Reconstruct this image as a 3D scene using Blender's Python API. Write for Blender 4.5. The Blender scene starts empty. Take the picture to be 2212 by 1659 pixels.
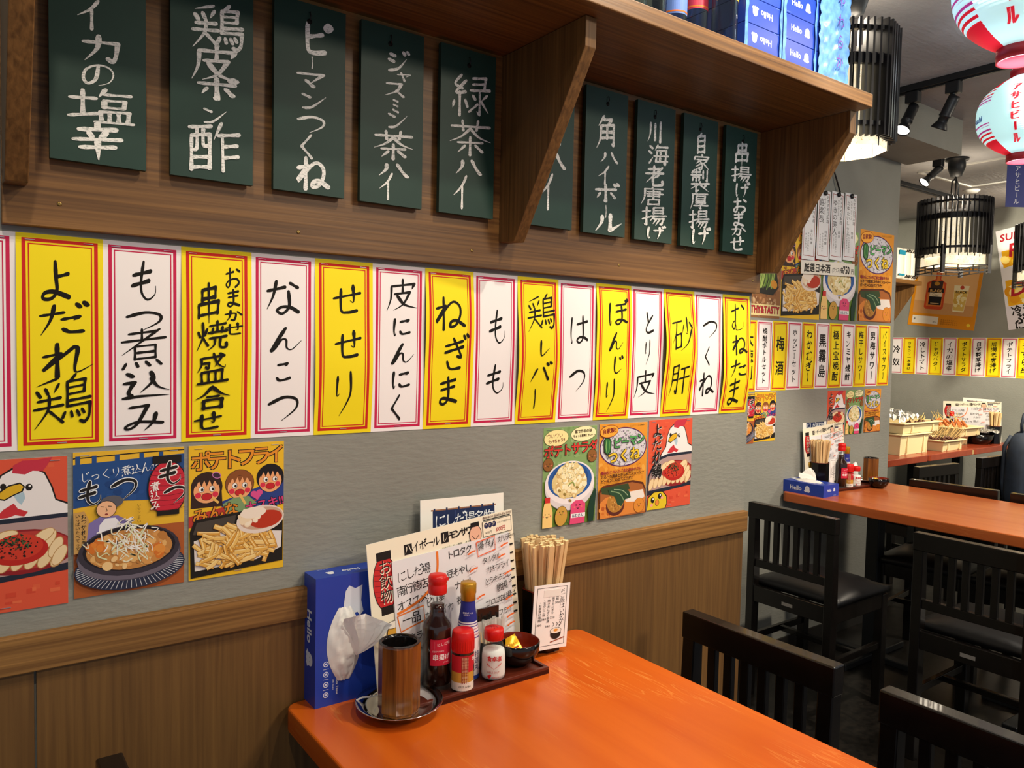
import bpy, bmesh, math, random
from mathutils import Matrix, Vector
R = math.radians
PI = math.pi
C = bpy.context.scene.collection
SC = bpy.context.scene
random.seed(7)

# ---------------------------------------------------------------- camera
cam_data = bpy.data.cameras.new('camera')
cam_data.sensor_fit = 'HORIZONTAL'
cam_data.sensor_width = 36.0
cam_data.lens = 1660.0 / 2212.0 * 36.0
cam_data.clip_start = 0.02
cam = bpy.data.objects.new('camera', cam_data)
C.objects.link(cam)
_y, _p, _r = R(36.12), R(2.794), R(1.205)
_f = Vector((math.sin(_y) * math.cos(_p), math.cos(_y) * math.cos(_p), -math.sin(_p)))
_rt = Vector((math.cos(_y), -math.sin(_y), 0))
_up = _rt.cross(_f)
_R0 = _rt * math.cos(_r) + _up * math.sin(_r)
_R1 = -_rt * math.sin(_r) + _up * math.cos(_r)
cam.matrix_world = Matrix(((_R0.x, _R1.x, -_f.x, -0.071), (_R0.y, _R1.y, -_f.y, -1.238),
                           (_R0.z, _R1.z, -_f.z, 1.324), (0, 0, 0, 1)))
SC.camera = cam

# ---------------------------------------------------------------- light of the room
SC.view_settings.view_transform = 'Standard'
SC.view_settings.look = 'None'
SC.view_settings.gamma = 1.0
SC.view_settings.use_curve_mapping = False
SC.view_settings.exposure = 0.0
W = bpy.data.worlds.new('world')
SC.world = W
W.use_nodes = True
W.node_tree.nodes['Background'].inputs[0].default_value = (0.86, 0.91, 1.0, 1)
W.node_tree.nodes['Background'].inputs[1].default_value = 0.45


def spot(name, loc, target, power, col, angle=70, blend=0.6, size=0.05):
    d = bpy.data.lights.new(name, 'SPOT')
    d.energy = power
    d.color = col
    d.spot_size = R(angle)
    d.spot_blend = blend
    d.shadow_soft_size = size
    o = bpy.data.objects.new(name, d)
    C.objects.link(o)
    o.location = loc
    o.rotation_euler = (Vector(target) - Vector(loc)).to_track_quat('-Z', 'Y').to_euler()
    return o


def area(name, loc, target, power, col, size):
    d = bpy.data.lights.new(name, 'AREA')
    d.energy = power
    d.color = col
    d.shape = 'DISK'
    d.size = size
    o = bpy.data.objects.new(name, d)
    C.objects.link(o)
    o.location = loc
    o.rotation_euler = (Vector(target) - Vector(loc)).to_track_quat('-Z', 'Y').to_euler()
    return o


def point(name, loc, power, col, size=0.05):
    d = bpy.data.lights.new(name, 'POINT')
    d.energy = power
    d.color = col
    d.shadow_soft_size = size
    o = bpy.data.objects.new(name, d)
    C.objects.link(o)
    o.location = loc
    return o


WARM = (1.0, 0.80, 0.56)
NEUT = (1.0, 0.87, 0.69)
COOL = (0.78, 0.9, 1.0)
# ceiling lamps of the dining room (the ones over and behind the camera are out of the frame)
spot('spot_lamp_wall', (1.25, -0.66, 2.38), (0.95, 0.0, 1.22), 40, NEUT, 150, 0.8, 0.02)
spot('spot_lamp_wall_2', (0.75, -0.80, 2.38), (0.6, 0.0, 1.2), 24, NEUT, 140, 0.8, 0.02)
spot('spot_lamp_table', (2.0, -0.75, 2.37), (0.85, -0.25, 0.72), 80, WARM, 60, 0.7, 0.04)
spot('spot_lamp_left', (-0.1, -1.0, 2.37), (0.0, 0.0, 1.1), 22, NEUT, 85, 0.8, 0.03)
spot('spot_lamp_far_table', (2.6, -0.6, 2.37), (3.2, 0.3, 0.9), 130, NEUT, 85, 0.8, 0.04)
area('ceiling_lamp_room', (1.6, -2.2, 2.40), (1.4, -1.2, 0), 42, NEUT, 0.5)
spot('spot_lamp_alcove', (4.9, 0.0, 2.37), (5.7, 1.3, 1.1), 310, (1.0, 0.90, 0.70), 110, 0.8, 0.05)
area('ceiling_lamp_far', (4.6, -1.2, 2.40), (4.6, -0.6, 0), 60, NEUT, 0.5)


# ---------------------------------------------------------------- materials


def lin(h):
    h = h.lstrip('#')
    out = []
    for i in (0, 2, 4):
        c = int(h[i:i + 2], 16) / 255.0
        out.append(c / 12.92 if c <= 0.04045 else ((c + 0.055) / 1.055) ** 2.4)
    return tuple(out) + (1.0,)


MATS = {}


def base(name):
    m = bpy.data.materials.new(name)
    m.use_nodes = True
    nt = m.node_tree
    return m, nt, nt.nodes['Principled BSDF']


def noise_mix(nt, b, c1, c2, scale=(1, 1, 1), nscale=5.0, detail=4.0, lo=0.35, hi=0.65, dist=0.0):
    tc = nt.nodes.new('ShaderNodeTexCoord')
    mp = nt.nodes.new('ShaderNodeMapping')
    mp.inputs['Scale'].default_value = scale
    nt.links.new(tc.outputs['Object'], mp.inputs['Vector'])
    n = nt.nodes.new('ShaderNodeTexNoise')
    n.inputs['Scale'].default_value = nscale
    n.inputs['Detail'].default_value = detail
    n.inputs['Distortion'].default_value = dist
    nt.links.new(mp.outputs[0], n.inputs['Vector'])
    rp = nt.nodes.new('ShaderNodeValToRGB')
    rp.color_ramp.elements[0].position = lo
    rp.color_ramp.elements[0].color = c1
    rp.color_ramp.elements[1].position = hi
    rp.color_ramp.elements[1].color = c2
    nt.links.new(n.outputs[0], rp.inputs[0])
    nt.links.new(rp.outputs[0], b.inputs['Base Color'])
    return tc, mp, n, rp


def add_bump(nt, b, src, strength, distance):
    bp = nt.nodes.new('ShaderNodeBump')
    bp.inputs['Strength'].default_value = strength
    bp.inputs['Distance'].default_value = distance
    nt.links.new(src, bp.inputs['Height'])
    nt.links.new(bp.outputs[0], b.inputs['Normal'])


def M(name, hexc=None, rough=0.5, metal=0.0, spec=0.5, emit=0.0, trans=0.0, ior=1.45, var=0.0, coat=0.0, vscale=30, alpha=1.0):
    """plain material; var adds a little procedural unevenness of colour"""
    if name in MATS:
        return MATS[name]
    m, nt, b = base(name)
    c = lin(hexc)
    b.inputs['Base Color'].default_value = c
    b.inputs['Roughness'].default_value = rough
    b.inputs['Metallic'].default_value = metal
    b.inputs['Specular IOR Level'].default_value = spec
    b.inputs['IOR'].default_value = ior
    b.inputs['Transmission Weight'].default_value = trans
    b.inputs['Coat Weight'].default_value = coat
    b.inputs['Alpha'].default_value = alpha
    if emit:
        b.inputs['Emission Color'].default_value = c
        b.inputs['Emission Strength'].default_value = emit
    if var:
        d = tuple(max(0, x * (1 - var)) for x in c[:3]) + (1,)
        l = tuple(min(1, x * (1 + var)) for x in c[:3]) + (1,)
        noise_mix(nt, b, d, l, (1, 1, 1), vscale, 3.0, 0.3, 0.7)
    MATS[name] = m
    return m


def thin_glass(name, tint, refl=0.5):
    """thin clear wall: mostly lets light straight through, mirrors at grazing angles"""
    if name in MATS:
        return MATS[name]
    m = bpy.data.materials.new(name)
    m.use_nodes = True
    nt = m.node_tree
    nt.nodes.remove(nt.nodes['Principled BSDF'])
    tr = nt.nodes.new('ShaderNodeBsdfTransparent')
    tr.inputs[0].default_value = lin(tint)
    gl = nt.nodes.new('ShaderNodeBsdfGlossy')
    gl.inputs['Roughness'].default_value = 0.04
    lw = nt.nodes.new('ShaderNodeLayerWeight')
    lw.inputs[0].default_value = 0.5
    pw = nt.nodes.new('ShaderNodeMath')
    pw.operation = 'POWER'
    pw.inputs[1].default_value = 3.0
    nt.links.new(lw.outputs['Facing'], pw.inputs[0])
    fr = nt.nodes.new('ShaderNodeMath')
    fr.operation = 'MULTIPLY_ADD'
    fr.inputs[1].default_value = refl
    fr.inputs[2].default_value = 0.03
    nt.links.new(pw.outputs[0], fr.inputs[0])
    mx = nt.nodes.new('ShaderNodeMixShader')
    nt.links.new(fr.outputs[0], mx.inputs[0])
    nt.links.new(tr.outputs[0], mx.inputs[1])
    nt.links.new(gl.outputs[0], mx.inputs[2])
    nt.links.new(mx.outputs[0], nt.nodes['Material Output'].inputs[0])
    MATS[name] = m
    return m


def P(hexc):
    """printed or painted colour on paper"""
    return M('paper_' + hexc.lstrip('#'), hexc, 0.55, spec=0.3)


def wood(name, c1, c2, axis, fine=60.0, rough=0.45, long=2.5, bump=0.15, spec=0.4, coat=0.0):
    if name in MATS:
        return MATS[name]
    m, nt, b = base(name)
    sc = [fine, fine, fine]
    sc['xyz'.index(axis)] = long
    tc, mp, n, rp = noise_mix(nt, b, lin(c1), lin(c2), sc, 1.0, 6.0, 0.3, 0.72, 0.4)
    # broad tone variation between boards and growth bands
    n2 = nt.nodes.new('ShaderNodeTexNoise')
    n2.inputs['Scale'].default_value = 1.0
    n2.inputs['Detail'].default_value = 2.0
    mp2 = nt.nodes.new('ShaderNodeMapping')
    s2 = [9, 9, 9]
    s2['xyz'.index(axis)] = 0.9
    mp2.inputs['Scale'].default_value = s2
    nt.links.new(tc.outputs['Object'], mp2.inputs['Vector'])
    nt.links.new(mp2.outputs[0], n2.inputs['Vector'])
    mx = nt.nodes.new('ShaderNodeMix')
    mx.data_type = 'RGBA'
    mx.blend_type = 'MULTIPLY'
    mx.inputs[0].default_value = 0.55
    r2 = nt.nodes.new('ShaderNodeValToRGB')
    r2.color_ramp.elements[0].position = 0.3
    r2.color_ramp.elements[0].color = (0.72, 0.69, 0.66, 1)
    r2.color_ramp.elements[1].position = 0.65
    r2.color_ramp.elements[1].color = (1.05, 1.04, 1.0, 1)
    nt.links.new(n2.outputs[0], r2.inputs[0])
    nt.links.new(rp.outputs[0], mx.inputs[6])
    nt.links.new(r2.outputs[0], mx.inputs[7])
    nt.links.new(mx.outputs[2], b.inputs['Base Color'])
    b.inputs['Roughness'].default_value = rough
    b.inputs['Specular IOR Level'].default_value = spec
    b.inputs['Coat Weight'].default_value = coat
    b.inputs['Coat Roughness'].default_value = 0.25
    if bump:
        add_bump(nt, b, n.outputs[0], bump, 0.002)
    MATS[name] = m
    return m


def plaster(name, c1, c2, bscale=90.0, strength=0.35, rough=0.85):
    m, nt, b = base(name)
    tc, mp, n, rp = noise_mix(nt, b, lin(c1), lin(c2), (1, 1, 1), 3.0, 5.0)
    n2 = nt.nodes.new('ShaderNodeTexNoise')
    n2.inputs['Scale'].default_value = bscale
    n2.inputs['Detail'].default_value = 4.0
    mp2 = nt.nodes.new('ShaderNodeMapping')
    mp2.inputs['Scale'].default_value = (0.45, 1, 1.3)
    nt.links.new(tc.outputs['Object'], mp2.inputs['Vector'])
    nt.links.new(mp2.outputs[0], n2.inputs['Vector'])
    add_bump(nt, b, n2.outputs[0], strength, 0.004)
    b.inputs['Roughness'].default_value = rough
    b.inputs['Specular IOR Level'].default_value = 0.3
    MATS[name] = m
    return m


m_wall = plaster('grey_plaster', '#85857d', '#8f8f87')
m_ceil = plaster('grey_ceiling_paper', '#98989a', '#a8a8aa', 60, 0.9)
m_shelf = wood('brown_shelf_wood', '#583a1c', '#896133', 'x', 150)
m_shelf_y = wood('brown_bracket_wood', '#563a1d', '#835d33', 'z', 150)
m_panel = wood('brown_wall_panel', '#624423', '#79572d', 'z', 130, 0.5, 4.0)
m_trim = wood('brown_trim_wood', '#6f4c25', '#a87b43', 'x', 160, 0.5)
m_dark = M('black_lacquered_wood', '#0f0b09', 0.26, spec=0.6, var=0.3, coat=0.2)
m_leather = M('black_seat_leather', '#141416', 0.42, spec=0.5)
m_metal = M('brushed_steel', '#c9c9c6', 0.22, 1.0)
m_chrome = M('polished_steel', '#d8d8d6', 0.1, 1.0)
m_blackmetal = M('black_painted_metal', '#16181b', 0.45)
m_ink = M('black_ink', '#15120f', 0.6, spec=0.2)
m_yel = M('yellow_paper', '#f2db1a', 0.6, spec=0.25)
m_whi = M('white_paper', '#efe9e9', 0.6, spec=0.25)
m_red = M('red_print', '#c8231c', 0.6, spec=0.25)
m_pink = M('crimson_print', '#c4204e', 0.6, spec=0.25)


def table_mat(name, c1, c2, c3):
    m, nt, b = base(name)
    tc, mp, n, rp = noise_mix(nt, b, lin(c1), lin(c2), (14, 1.4, 14), 1.0, 5.0, 0.3, 0.7, 0.6)
    # thin pale grain scratches running along the board
    mp2 = nt.nodes.new('ShaderNodeMapping')
    mp2.inputs['Scale'].default_value = (62, 5.0, 62)
    nt.links.new(tc.outputs['Object'], mp2.inputs['Vector'])
    n2 = nt.nodes.new('ShaderNodeTexNoise')
    n2.inputs['Scale'].default_value = 1.0
    n2.inputs['Detail'].default_value = 3.0
    n2.inputs['Distortion'].default_value = 1.2
    nt.links.new(mp2.outputs[0], n2.inputs['Vector'])
    r2 = nt.nodes.new('ShaderNodeValToRGB')
    e = r2.color_ramp.elements
    e[0].position, e[0].color = 0.44, (0, 0, 0, 1)
    e[1].position, e[1].color = 0.475, (1, 1, 1, 1)
    k = e.new(0.51)
    k.color = (0, 0, 0, 1)
    nt.links.new(n2.outputs[0], r2.inputs[0])
    mp3 = nt.nodes.new('ShaderNodeMapping')
    mp3.inputs['Scale'].default_value = (9, 5, 9)
    nt.links.new(tc.outputs['Object'], mp3.inputs['Vector'])
    n3 = nt.nodes.new('ShaderNodeTexNoise')
    n3.inputs['Scale'].default_value = 1.0
    nt.links.new(mp3.outputs[0], n3.inputs['Vector'])
    r3 = nt.nodes.new('ShaderNodeValToRGB')
    r3.color_ramp.elements[0].position = 0.52
    r3.color_ramp.elements[1].position = 0.66
    nt.links.new(n3.outputs[0], r3.inputs[0])
    mul = nt.nodes.new('ShaderNodeMath')
    mul.operation = 'MULTIPLY'
    nt.links.new(r2.outputs[0], mul.inputs[0])
    nt.links.new(r3.outputs[0], mul.inputs[1])
    m2 = nt.nodes.new('ShaderNodeMath')
    m2.operation = 'MULTIPLY'
    m2.inputs[1].default_value = 0.38
    nt.links.new(mul.outputs[0], m2.inputs[0])
    mx = nt.nodes.new('ShaderNodeMix')
    mx.data_type = 'RGBA'
    mx.inputs[7].default_value = lin(c3)
    nt.links.new(m2.outputs[0], mx.inputs[0])
    nt.links.new(rp.outputs[0], mx.inputs[6])
    nt.links.new(mx.outputs[2], b.inputs['Base Color'])
    b.inputs['Roughness'].default_value = 0.27
    b.inputs['Specular IOR Level'].default_value = 0.45
    return m


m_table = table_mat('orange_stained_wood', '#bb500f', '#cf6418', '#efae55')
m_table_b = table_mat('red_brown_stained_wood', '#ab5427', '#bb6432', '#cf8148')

# ---------------------------------------------------------------- mesh building


class MB:
    """collects shapes, then links them as ONE mesh object"""

    def __init__(self):
        self.v, self.f, self.m, self.s, self.ml = [], [], [], [], []
        self.T = Matrix()

    def mi(self, mat):
        if mat not in self.ml:
            self.ml.append(mat)
        return self.ml.index(mat)

    def add(self, verts, faces, mat, smooth=False):
        o = len(self.v)
        self.v += [tuple(self.T @ Vector(p)) for p in verts]
        k = self.mi(mat)
        for fc in faces:
            self.f.append([i + o for i in fc])
            self.m.append(k)
            self.s.append(smooth)
        return self

    def box(self, x0, y0, z0, x1, y1, z1, mat):
        v = [(x, y, z) for z in (z0, z1) for y in (y0, y1) for x in (x0, x1)]
        return self.add(v, [(0, 2, 3, 1), (4, 5, 7, 6), (0, 1, 5, 4), (2, 6, 7, 3), (0, 4, 6, 2), (1, 3, 7, 5)], mat)

    def prism(self, pts, axis, a, b, mat):
        """polygon pts extruded along an axis from a to b"""
        def p3(p, t):
            return {'x': (t, p[0], p[1]), 'y': (p[0], t, p[1]), 'z': (p[0], p[1], t)}[axis]
        n = len(pts)
        v = [p3(p, a) for p in pts] + [p3(p, b) for p in pts]
        f = [list(range(n))[::-1], list(range(n, 2 * n))] + [(i, (i + 1) % n, n + (i + 1) % n, n + i) for i in range(n)]
        return self.add(v, f, mat)

    def lathe(self, prof, mat, n=32, smooth=True, off=0.0, cx=0, cy=0, caps=True):
        v, f = [], []
        for r, z in prof:
            for i in range(n):
                a = off + 2 * PI * i / n
                v.append((cx + r * math.cos(a), cy + r * math.sin(a), z))
        for j in range(len(prof) - 1):
            for i in range(n):
                k = (i + 1) % n
                f.append((j * n + i, j * n + k, (j + 1) * n + k, (j + 1) * n + i))
        if caps:
            if prof[0][0] > 1e-6:
                f.append(list(range(n))[::-1])
            if prof[-1][0] > 1e-6:
                f.append([(len(prof) - 1) * n + i for i in range(n)])
        return self.add(v, f, mat, smooth)

    def tube(self, path, r, mat, n=8, smooth=True, cap=True):
        path = [Vector(p) for p in path]
        rr = r if isinstance(r, (list, tuple)) else [r] * len(path)
        v, f = [], []
        prev = None
        for i, p in enumerate(path):
            t = (path[min(i + 1, len(path) - 1)] - path[max(i - 1, 0)]).normalized()
            if prev is None:
                u = t.orthogonal().normalized()
            else:
                u = (prev - t * prev.dot(t))
                u = u.normalized() if u.length > 1e-6 else t.orthogonal().normalized()
            prev = u
            w = t.cross(u)
            for k in range(n):
                a = 2 * PI * k / n
                v.append(p + (u * math.cos(a) + w * math.sin(a)) * rr[i])
        for i in range(len(path) - 1):
            for k in range(n):
                q = (k + 1) % n
                f.append((i * n + k, i * n + q, (i + 1) * n + q, (i + 1) * n + k))
        if cap:
            f.append(list(range(n))[::-1])
            f.append([(len(path) - 1) * n + k for k in range(n)])
        return self.add(v, f, mat, smooth)

    def bar(self, a, b, w, d, mat):
        """square bar from a to b"""
        a, b = Vector(a), Vector(b)
        t = (b - a).normalized()
        u = t.cross(Vector((0, 0, 1)))
        u = u.normalized() if u.length > 1e-4 else Vector((1, 0, 0))
        q = u.cross(t)
        v = []
        for p in (a, b):
            for su, sq in ((-1, -1), (1, -1), (1, 1), (-1, 1)):
                v.append(p + u * su * w / 2 + q * sq * d / 2)
        return self.add(v, [(3, 2, 1, 0), (4, 5, 6, 7), (0, 1, 5, 4), (1, 2, 6, 5), (2, 3, 7, 6), (3, 0, 4, 7)], mat)

    def blob(self, c, r, mat, n=10, seed=None, amp=0.0):
        rnd = random.Random(seed)
        v, f = [], []
        rings = max(4, n // 2 + 1)
        for j in range(rings + 1):
            th = PI * j / rings
            for i in range(n):
                a = 2 * PI * i / n
                k = 1 + (rnd.uniform(-amp, amp) if amp else 0)
                v.append((c[0] + r[0] * k * math.sin(th) * math.cos(a), c[1] + r[1] * k * math.sin(th) * math.sin(a), c[2] + r[2] * k * math.cos(th)))
        for j in range(rings):
            for i in range(n):
                q = (i + 1) % n
                f.append((j * n + i, (j + 1) * n + i, (j + 1) * n + q, j * n + q))
        return self.add(v, f, mat, True)

    def build(self, name, parent=None, bevel=0.0, seg=2, weld=False):
        me = bpy.data.meshes.new(name)
        me.from_pydata(self.v, [], self.f)
        for mt in self.ml:
            me.materials.append(mt)
        me.polygons.foreach_set('material_index', self.m)
        me.polygons.foreach_set('use_smooth', self.s)
        me.update()
        if weld:
            bm = bmesh.new()
            bm.from_mesh(me)
            bmesh.ops.remove_doubles(bm, verts=bm.verts, dist=1e-6)
            bmesh.ops.recalc_face_normals(bm, faces=bm.faces)
            bm.to_mesh(me)
            bm.free()
        o = bpy.data.objects.new(name, me)
        C.objects.link(o)
        if parent:
            o.parent = parent
        if bevel:
            md = o.modifiers.new('bevel', 'BEVEL')
            md.width = bevel
            md.segments = seg
            md.limit_method = 'ANGLE'
        return o


def tag(o, label=None, cat=None, group=None, kind=None, loc=None, rz=None):
    if label:
        o['label'] = label
    if cat:
        o['category'] = cat
    if group:
        o['group'] = group
    if kind:
        o['kind'] = kind
    if loc is not None:
        o.location = loc
    if rz is not None:
        o.rotation_euler = (0, 0, rz)
    return o


def thing(name, label, cat, loc=(0, 0, 0), rz=0.0, group=None):
    o = bpy.data.objects.new(name, None)
    o.empty_display_size = 0.05
    C.objects.link(o)
    return tag(o, label, cat, group, None, loc, rz)


def structure(o):
    o['kind'] = 'structure'
    return o


def copy_tree(o, parent=None):
    c = o.copy()
    C.objects.link(c)
    if parent:
        c.parent = parent
    for ch in o.children:
        copy_tree(ch, c)
    return c


def again(o, label, loc, rz=0.0, group=None):
    c = copy_tree(o)
    return tag(c, label, None, group, None, loc, rz)


# ---------------------------------------------------------------- lettering
# Brush characters: strokes are separated by '/', points are xxyy in a 100 x 100 box (y down),
# '*' marks a sharp corner, 't' a tapering end.
BR = {
 'よ': '4806 5040 5270 3886 1684 2072 4572 8488/5240 8236',
 'た': '0838 5428/3506 2850 0892t/5248 8842* 7454t/5478 6588 9288',
 'だ': '0836 5030/3308 2650 0892t/4850 8044* 7054t/5078 6288 8688/7606 8216/9002 9612',
 'れ': '3204 3298/0838 3832* 0678 6415* 7024 6478 7288 9970t',
 '鶏': '4206 0816t/0826 1436/2222 2632/4416 3632t/1044 4642/0458 5056/2836 2662 0494t/2864 5088/7202 6412/5814 5860/5814 8813* 8636/5826 8624/5838 8636/5850 9648/5860 9658* 9484 8694* 8090/5470 5080/6470 6680/7470 7880/8268 8676',
 'も': '5004 4246 4476 6294 8584 8864t/1832 7228/1456 6650',
 'つ': '0632 5216 9030 8862 4496t',
 '煮': '2012 7610/4602 4630/0630 9428/8206 0662t/3244 3276/3244 7444* 7476/3460 7260/3475 7275/1484 0896/3484 3894/5484 6294/7682 8694',
 '込': '1210 2220/0642 2640* 1472 2084 1090/0490 4088 9892t/6010 6440 3876t/6030 7460 9876t',
 'み': '1816 5814* 3470 1484 1074 3864 9076/7642 7070 5094t',
 'お': '1028 5222/3204 3270 2290 1076 3058 7056 8476 6492/7012 8824',
 'ま': '1820 8216/2042 7838/5004 5270 3490 1682 3070 8890',
 'か': '0834 5428 6244 5284 4080/3406 2860 1092t/7016 9244',
 'せ': '0642 9434/7008 7258 6054t/3016 3080 5090 8288',
 '串': '2816 2842/2816 7414* 7238/2838 7236/1650 1680/1650 8448* 8076/1676 8274/5002 5098t',
 '焼': '0834 1450/3626 2846/2206 2250 0494t/2254 3880/4418 9414/6804 6838/5426 5242/8424 8240/4040 9838/4458 9656/6058 5880 3896t/7858 7684 8492 9690 9678',
 '盛': '1414 8812/1616 1636 0456t/2030 4030* 3848 3042/5402 6634 8850 9242t/7818 5844t/7404 8410/1658 1890/1658 8256* 8090/3858 3890/6058 6090/0492 9892',
 '合': '5004 2836 0452t/5006 7436 9850t/3646 6646/2660 2694/2660 7658* 7494/2692 7490',
 'な': '0830 5224/3006 2244 0678t/6614 8628/6236 6476 4694 3284 4676 6880 8894',
 'ん': '4806 2846 0694 1882 3652 5054 5286 6894 9662t',
 'こ': '2618 7418* 6228t/2074 3888 8684',
 'り': '2810 2650 3648t/7206 7450 6074 3698t',
 '皮': '1822 1660 0494t/1822 8820* 8036t/5204 5244/2846 7444* 5478 2494t/3652 5880 9694t',
 'に': '1810 1460 1890 2476t/4626 8422* 7432t/4472 5686 9082',
 'く': '7006 2448* 7496',
 'ね': '3004 3098/0834 3630* 0674 5422 8032 8460 7088 5292 5478 7276 9894',
 'ぎ': '1624 7818/1442 8034/4406 7460 6058/2268 3490 7092/8202 8812/9400 9908',
 'レ': '3006 3290 8654t',
 'バ': '3430 0890t/6226 8690/7806 8416/9202 9810',
 'は': '1608 1256 1692 2276t/4232 9228/7008 7278 5494 4284 5676 7880 9490',
 'ぼ': '1410 1056 1494 2078t/4220 8818/4244 9040/6820 7076 5294 4084 5476 7680 9490/8804 9212/9600 9908',
 'じ': '3406 3070 4692 8274t/6812 7422/8406 9016',
 'と': '3008 4246/8026 3460 2482 4694 8690',
 '砂': '0614 4812/2614 2044 0472t/1850 1890/1850 4448* 4286/1888 4286/7204 7250 6446t/5824 4848t/8420 9638/9242 7480 4298t',
 '肝': '1408 1460 0496t/1408 4006* 4090 3284/1430 4030/1450 4050/5420 9418/4850 9848/7220 7498',
 'む': '0826 5420/3404 3270 2486 1274 2660 3676 4092 8090 8670t/7412 9026',
 'カ': '1030 8826* 8470 7692 6682/4406 4050 1294t',
 'の': '5018 4270 2088 0868 1636 4618 7824 9250 8080 5094t',
 '塩': '0432 4030/2210 2274/0280 4270/5604 4626t/5418 9416/5434 5452/5434 8632* 8452/5452 8452/4864 5090/4864 9262* 9090/6264 6290/7664 7690/4092 9892',
 '辛': '5002 5014/1820 8218/3426 4038/6624 5840/0846 9244/2066 8064/5046 5298t',
 'ポ': '0834 9030/4808 5090* 4084t/2650 1474t/7048 8672/8808 9614 8822 8014 8808',
 'ン': '1024 3436/1286 4280 9030t',
 '酢': '0412 4410/0828 0894/0828 4226* 4292/1812 1850 1456/3012 3046 4048/0870 4270/0890 4290/6404 5036t/5828 9826/6630 6898/6850 9448/6872 9670',
 'ピ': '2406 2470 3688 7486/2844 6636/8408 9416 8424 7616 8408',
 'ー': '4806 5450 5092',
 'マ': '1022 8618* 4864t/3452 5678',
 'ジ': '1820 3626/1242 3250/1488 5276 8434t/7008 7618/8604 9214',
 'ャ': '1440 8428* 6252t/3420 5490',
 'ス': '1822 7418* 5660 1090t/5458 8288',
 'ミ': '2414 7428/2442 7456/2072 8092',
 '茶': '0822 9420/3206 3432/6804 6430/5026 3048 0462t/5026 7048 9860t/2264 7862/5048 5096/3872 2290t/6270 7886',
 'ハ': '3020 2850 0886t/6216 7450 9284',
 'イ': '7406 5034 1056t/5434 5496',
 '緑': '2404 0824 2634/3616 1044 3442/2042 2096/0664 0280t/3460 4076/5410 8808* 8436/5424 8422/4838 9836/7238 7294* 6486t/5450 6058/4488 6670/9248 7860t/7460 9690t',
 '角': '3604 1432t/3414 6814* 5430/2432 2270 0896t/2432 7830* 7890* 6884t/2450 7650/2468 7666/5032 5068',
 'ボ': '0834 8630/4608 4890* 3884t/2450 1274t/6848 8472/8004 8614/9200 9810',
 'ル': '2818 2650 0692t/5610 5688* 9652t',
 '川': '2010 1860 0494t/4814 4886/8006 8096',
 '海': '0810 2020/0434 1644/0690 2460t/4604 3230t/4014 9412/4430 3882* 9480/4430 8828* 8494* 7488t/2856 9854/6034 6044/5862 5874',
 '老': '1818 7416/4604 4636/0438 9436/8810 0680t/7046 4062t/4048 4286 5094 9090 9076',
 '唐': '5004 5012/1814 9212/2014 1860 0496t/3028 8026* 7852/2840 9238/3052 7850/5420 5466/3470 3496/3470 7868* 7694/3494 7692',
 '揚': '0426 3422/2004 2092* 1084t/0464 3452/4806 4836/4806 8604* 8634/4820 8618/4834 8632/3848 9846/5248 3474t/4862 9060* 8090* 7286t/6062 4688t/7462 5696t',
 'げ': '1410 1056 1492 2276t/4234 8630/7010 7250 6094t/8404 8812/9400 9808',
 '自': '5004 4014/2218 2292/2218 7816* 7892/2240 7838/2264 7862/2290 7888',
 '家': '5002 5012/1216 0830/1216 8814* 8028/2232 7830/4632 1656t/4242 5470 4492 3484/4456 1474t/5072 1292t/7838 5852t/5650 9290t',
 '製': '2004 0816/1214 5012/0426 5424/3002 3052/1236 1248/1236 4634* 4448/6408 6438/8404 8452* 7646t/5054 5062/0664 9462/4464 0484t/3074 3096* 4688t/4866 9496t/8070 6480t',
 '厚': '1210 9208/1610 1460 0496t/3422 3450/3422 8020* 7850/3436 7834/3450 7848/3260 8058* 5672/5670 5892* 4686t/2276 9474',
}


def cat_rom(pts, per=5):
    if len(pts) == 2:
        a, b = pts
        n = per + 2
        return [(a[0] + (b[0] - a[0]) * i / n, a[1] + (b[1] - a[1]) * i / n) for i in range(n + 1)]
    out = []
    q = [pts[0]] + list(pts) + [pts[-1]]
    for i in range(1, len(q) - 2):
        p0, p1, p2, p3 = q[i - 1], q[i], q[i + 1], q[i + 2]
        for k in range(per):
            t = k / per
            out.append(tuple(0.5 * (2 * p1[j] + (p2[j] - p0[j]) * t + (2 * p0[j] - 5 * p1[j] + 4 * p2[j] - p3[j]) * t * t
                                    + (3 * p1[j] - p0[j] - 3 * p2[j] + p3[j]) * t ** 3) for j in (0, 1)))
    out.append(pts[-1])
    return out


def ribbon(pts, wfun):
    """quads along a polyline; wfun(t) is the half width"""
    n = len(pts)
    L = [0.0]
    for i in range(1, n):
        L.append(L[-1] + math.dist(pts[i], pts[i - 1]))
    tot = max(L[-1], 1e-6)
    a, b = [], []
    for i in range(n):
        x0, y0 = pts[max(i - 1, 0)]
        x1, y1 = pts[min(i + 1, n - 1)]
        d = math.hypot(x1 - x0, y1 - y0) or 1.0
        nx, ny = -(y1 - y0) / d, (x1 - x0) / d
        w = wfun(L[i] / tot)
        a.append((pts[i][0] + nx * w, pts[i][1] + ny * w))
        b.append((pts[i][0] - nx * w, pts[i][1] - ny * w))
    v = a + b
    f = [(i, i + 1, n + i + 1, n + i) for i in range(n - 1)]
    return v, f


def disc(c, r, n=10, ph=0.0):
    return [(c[0] + r * math.cos(ph + 2 * PI * i / n), c[1] + r * math.sin(ph + 2 * PI * i / n)) for i in range(n)], [tuple(range(n))]


BCACHE = {}


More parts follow.
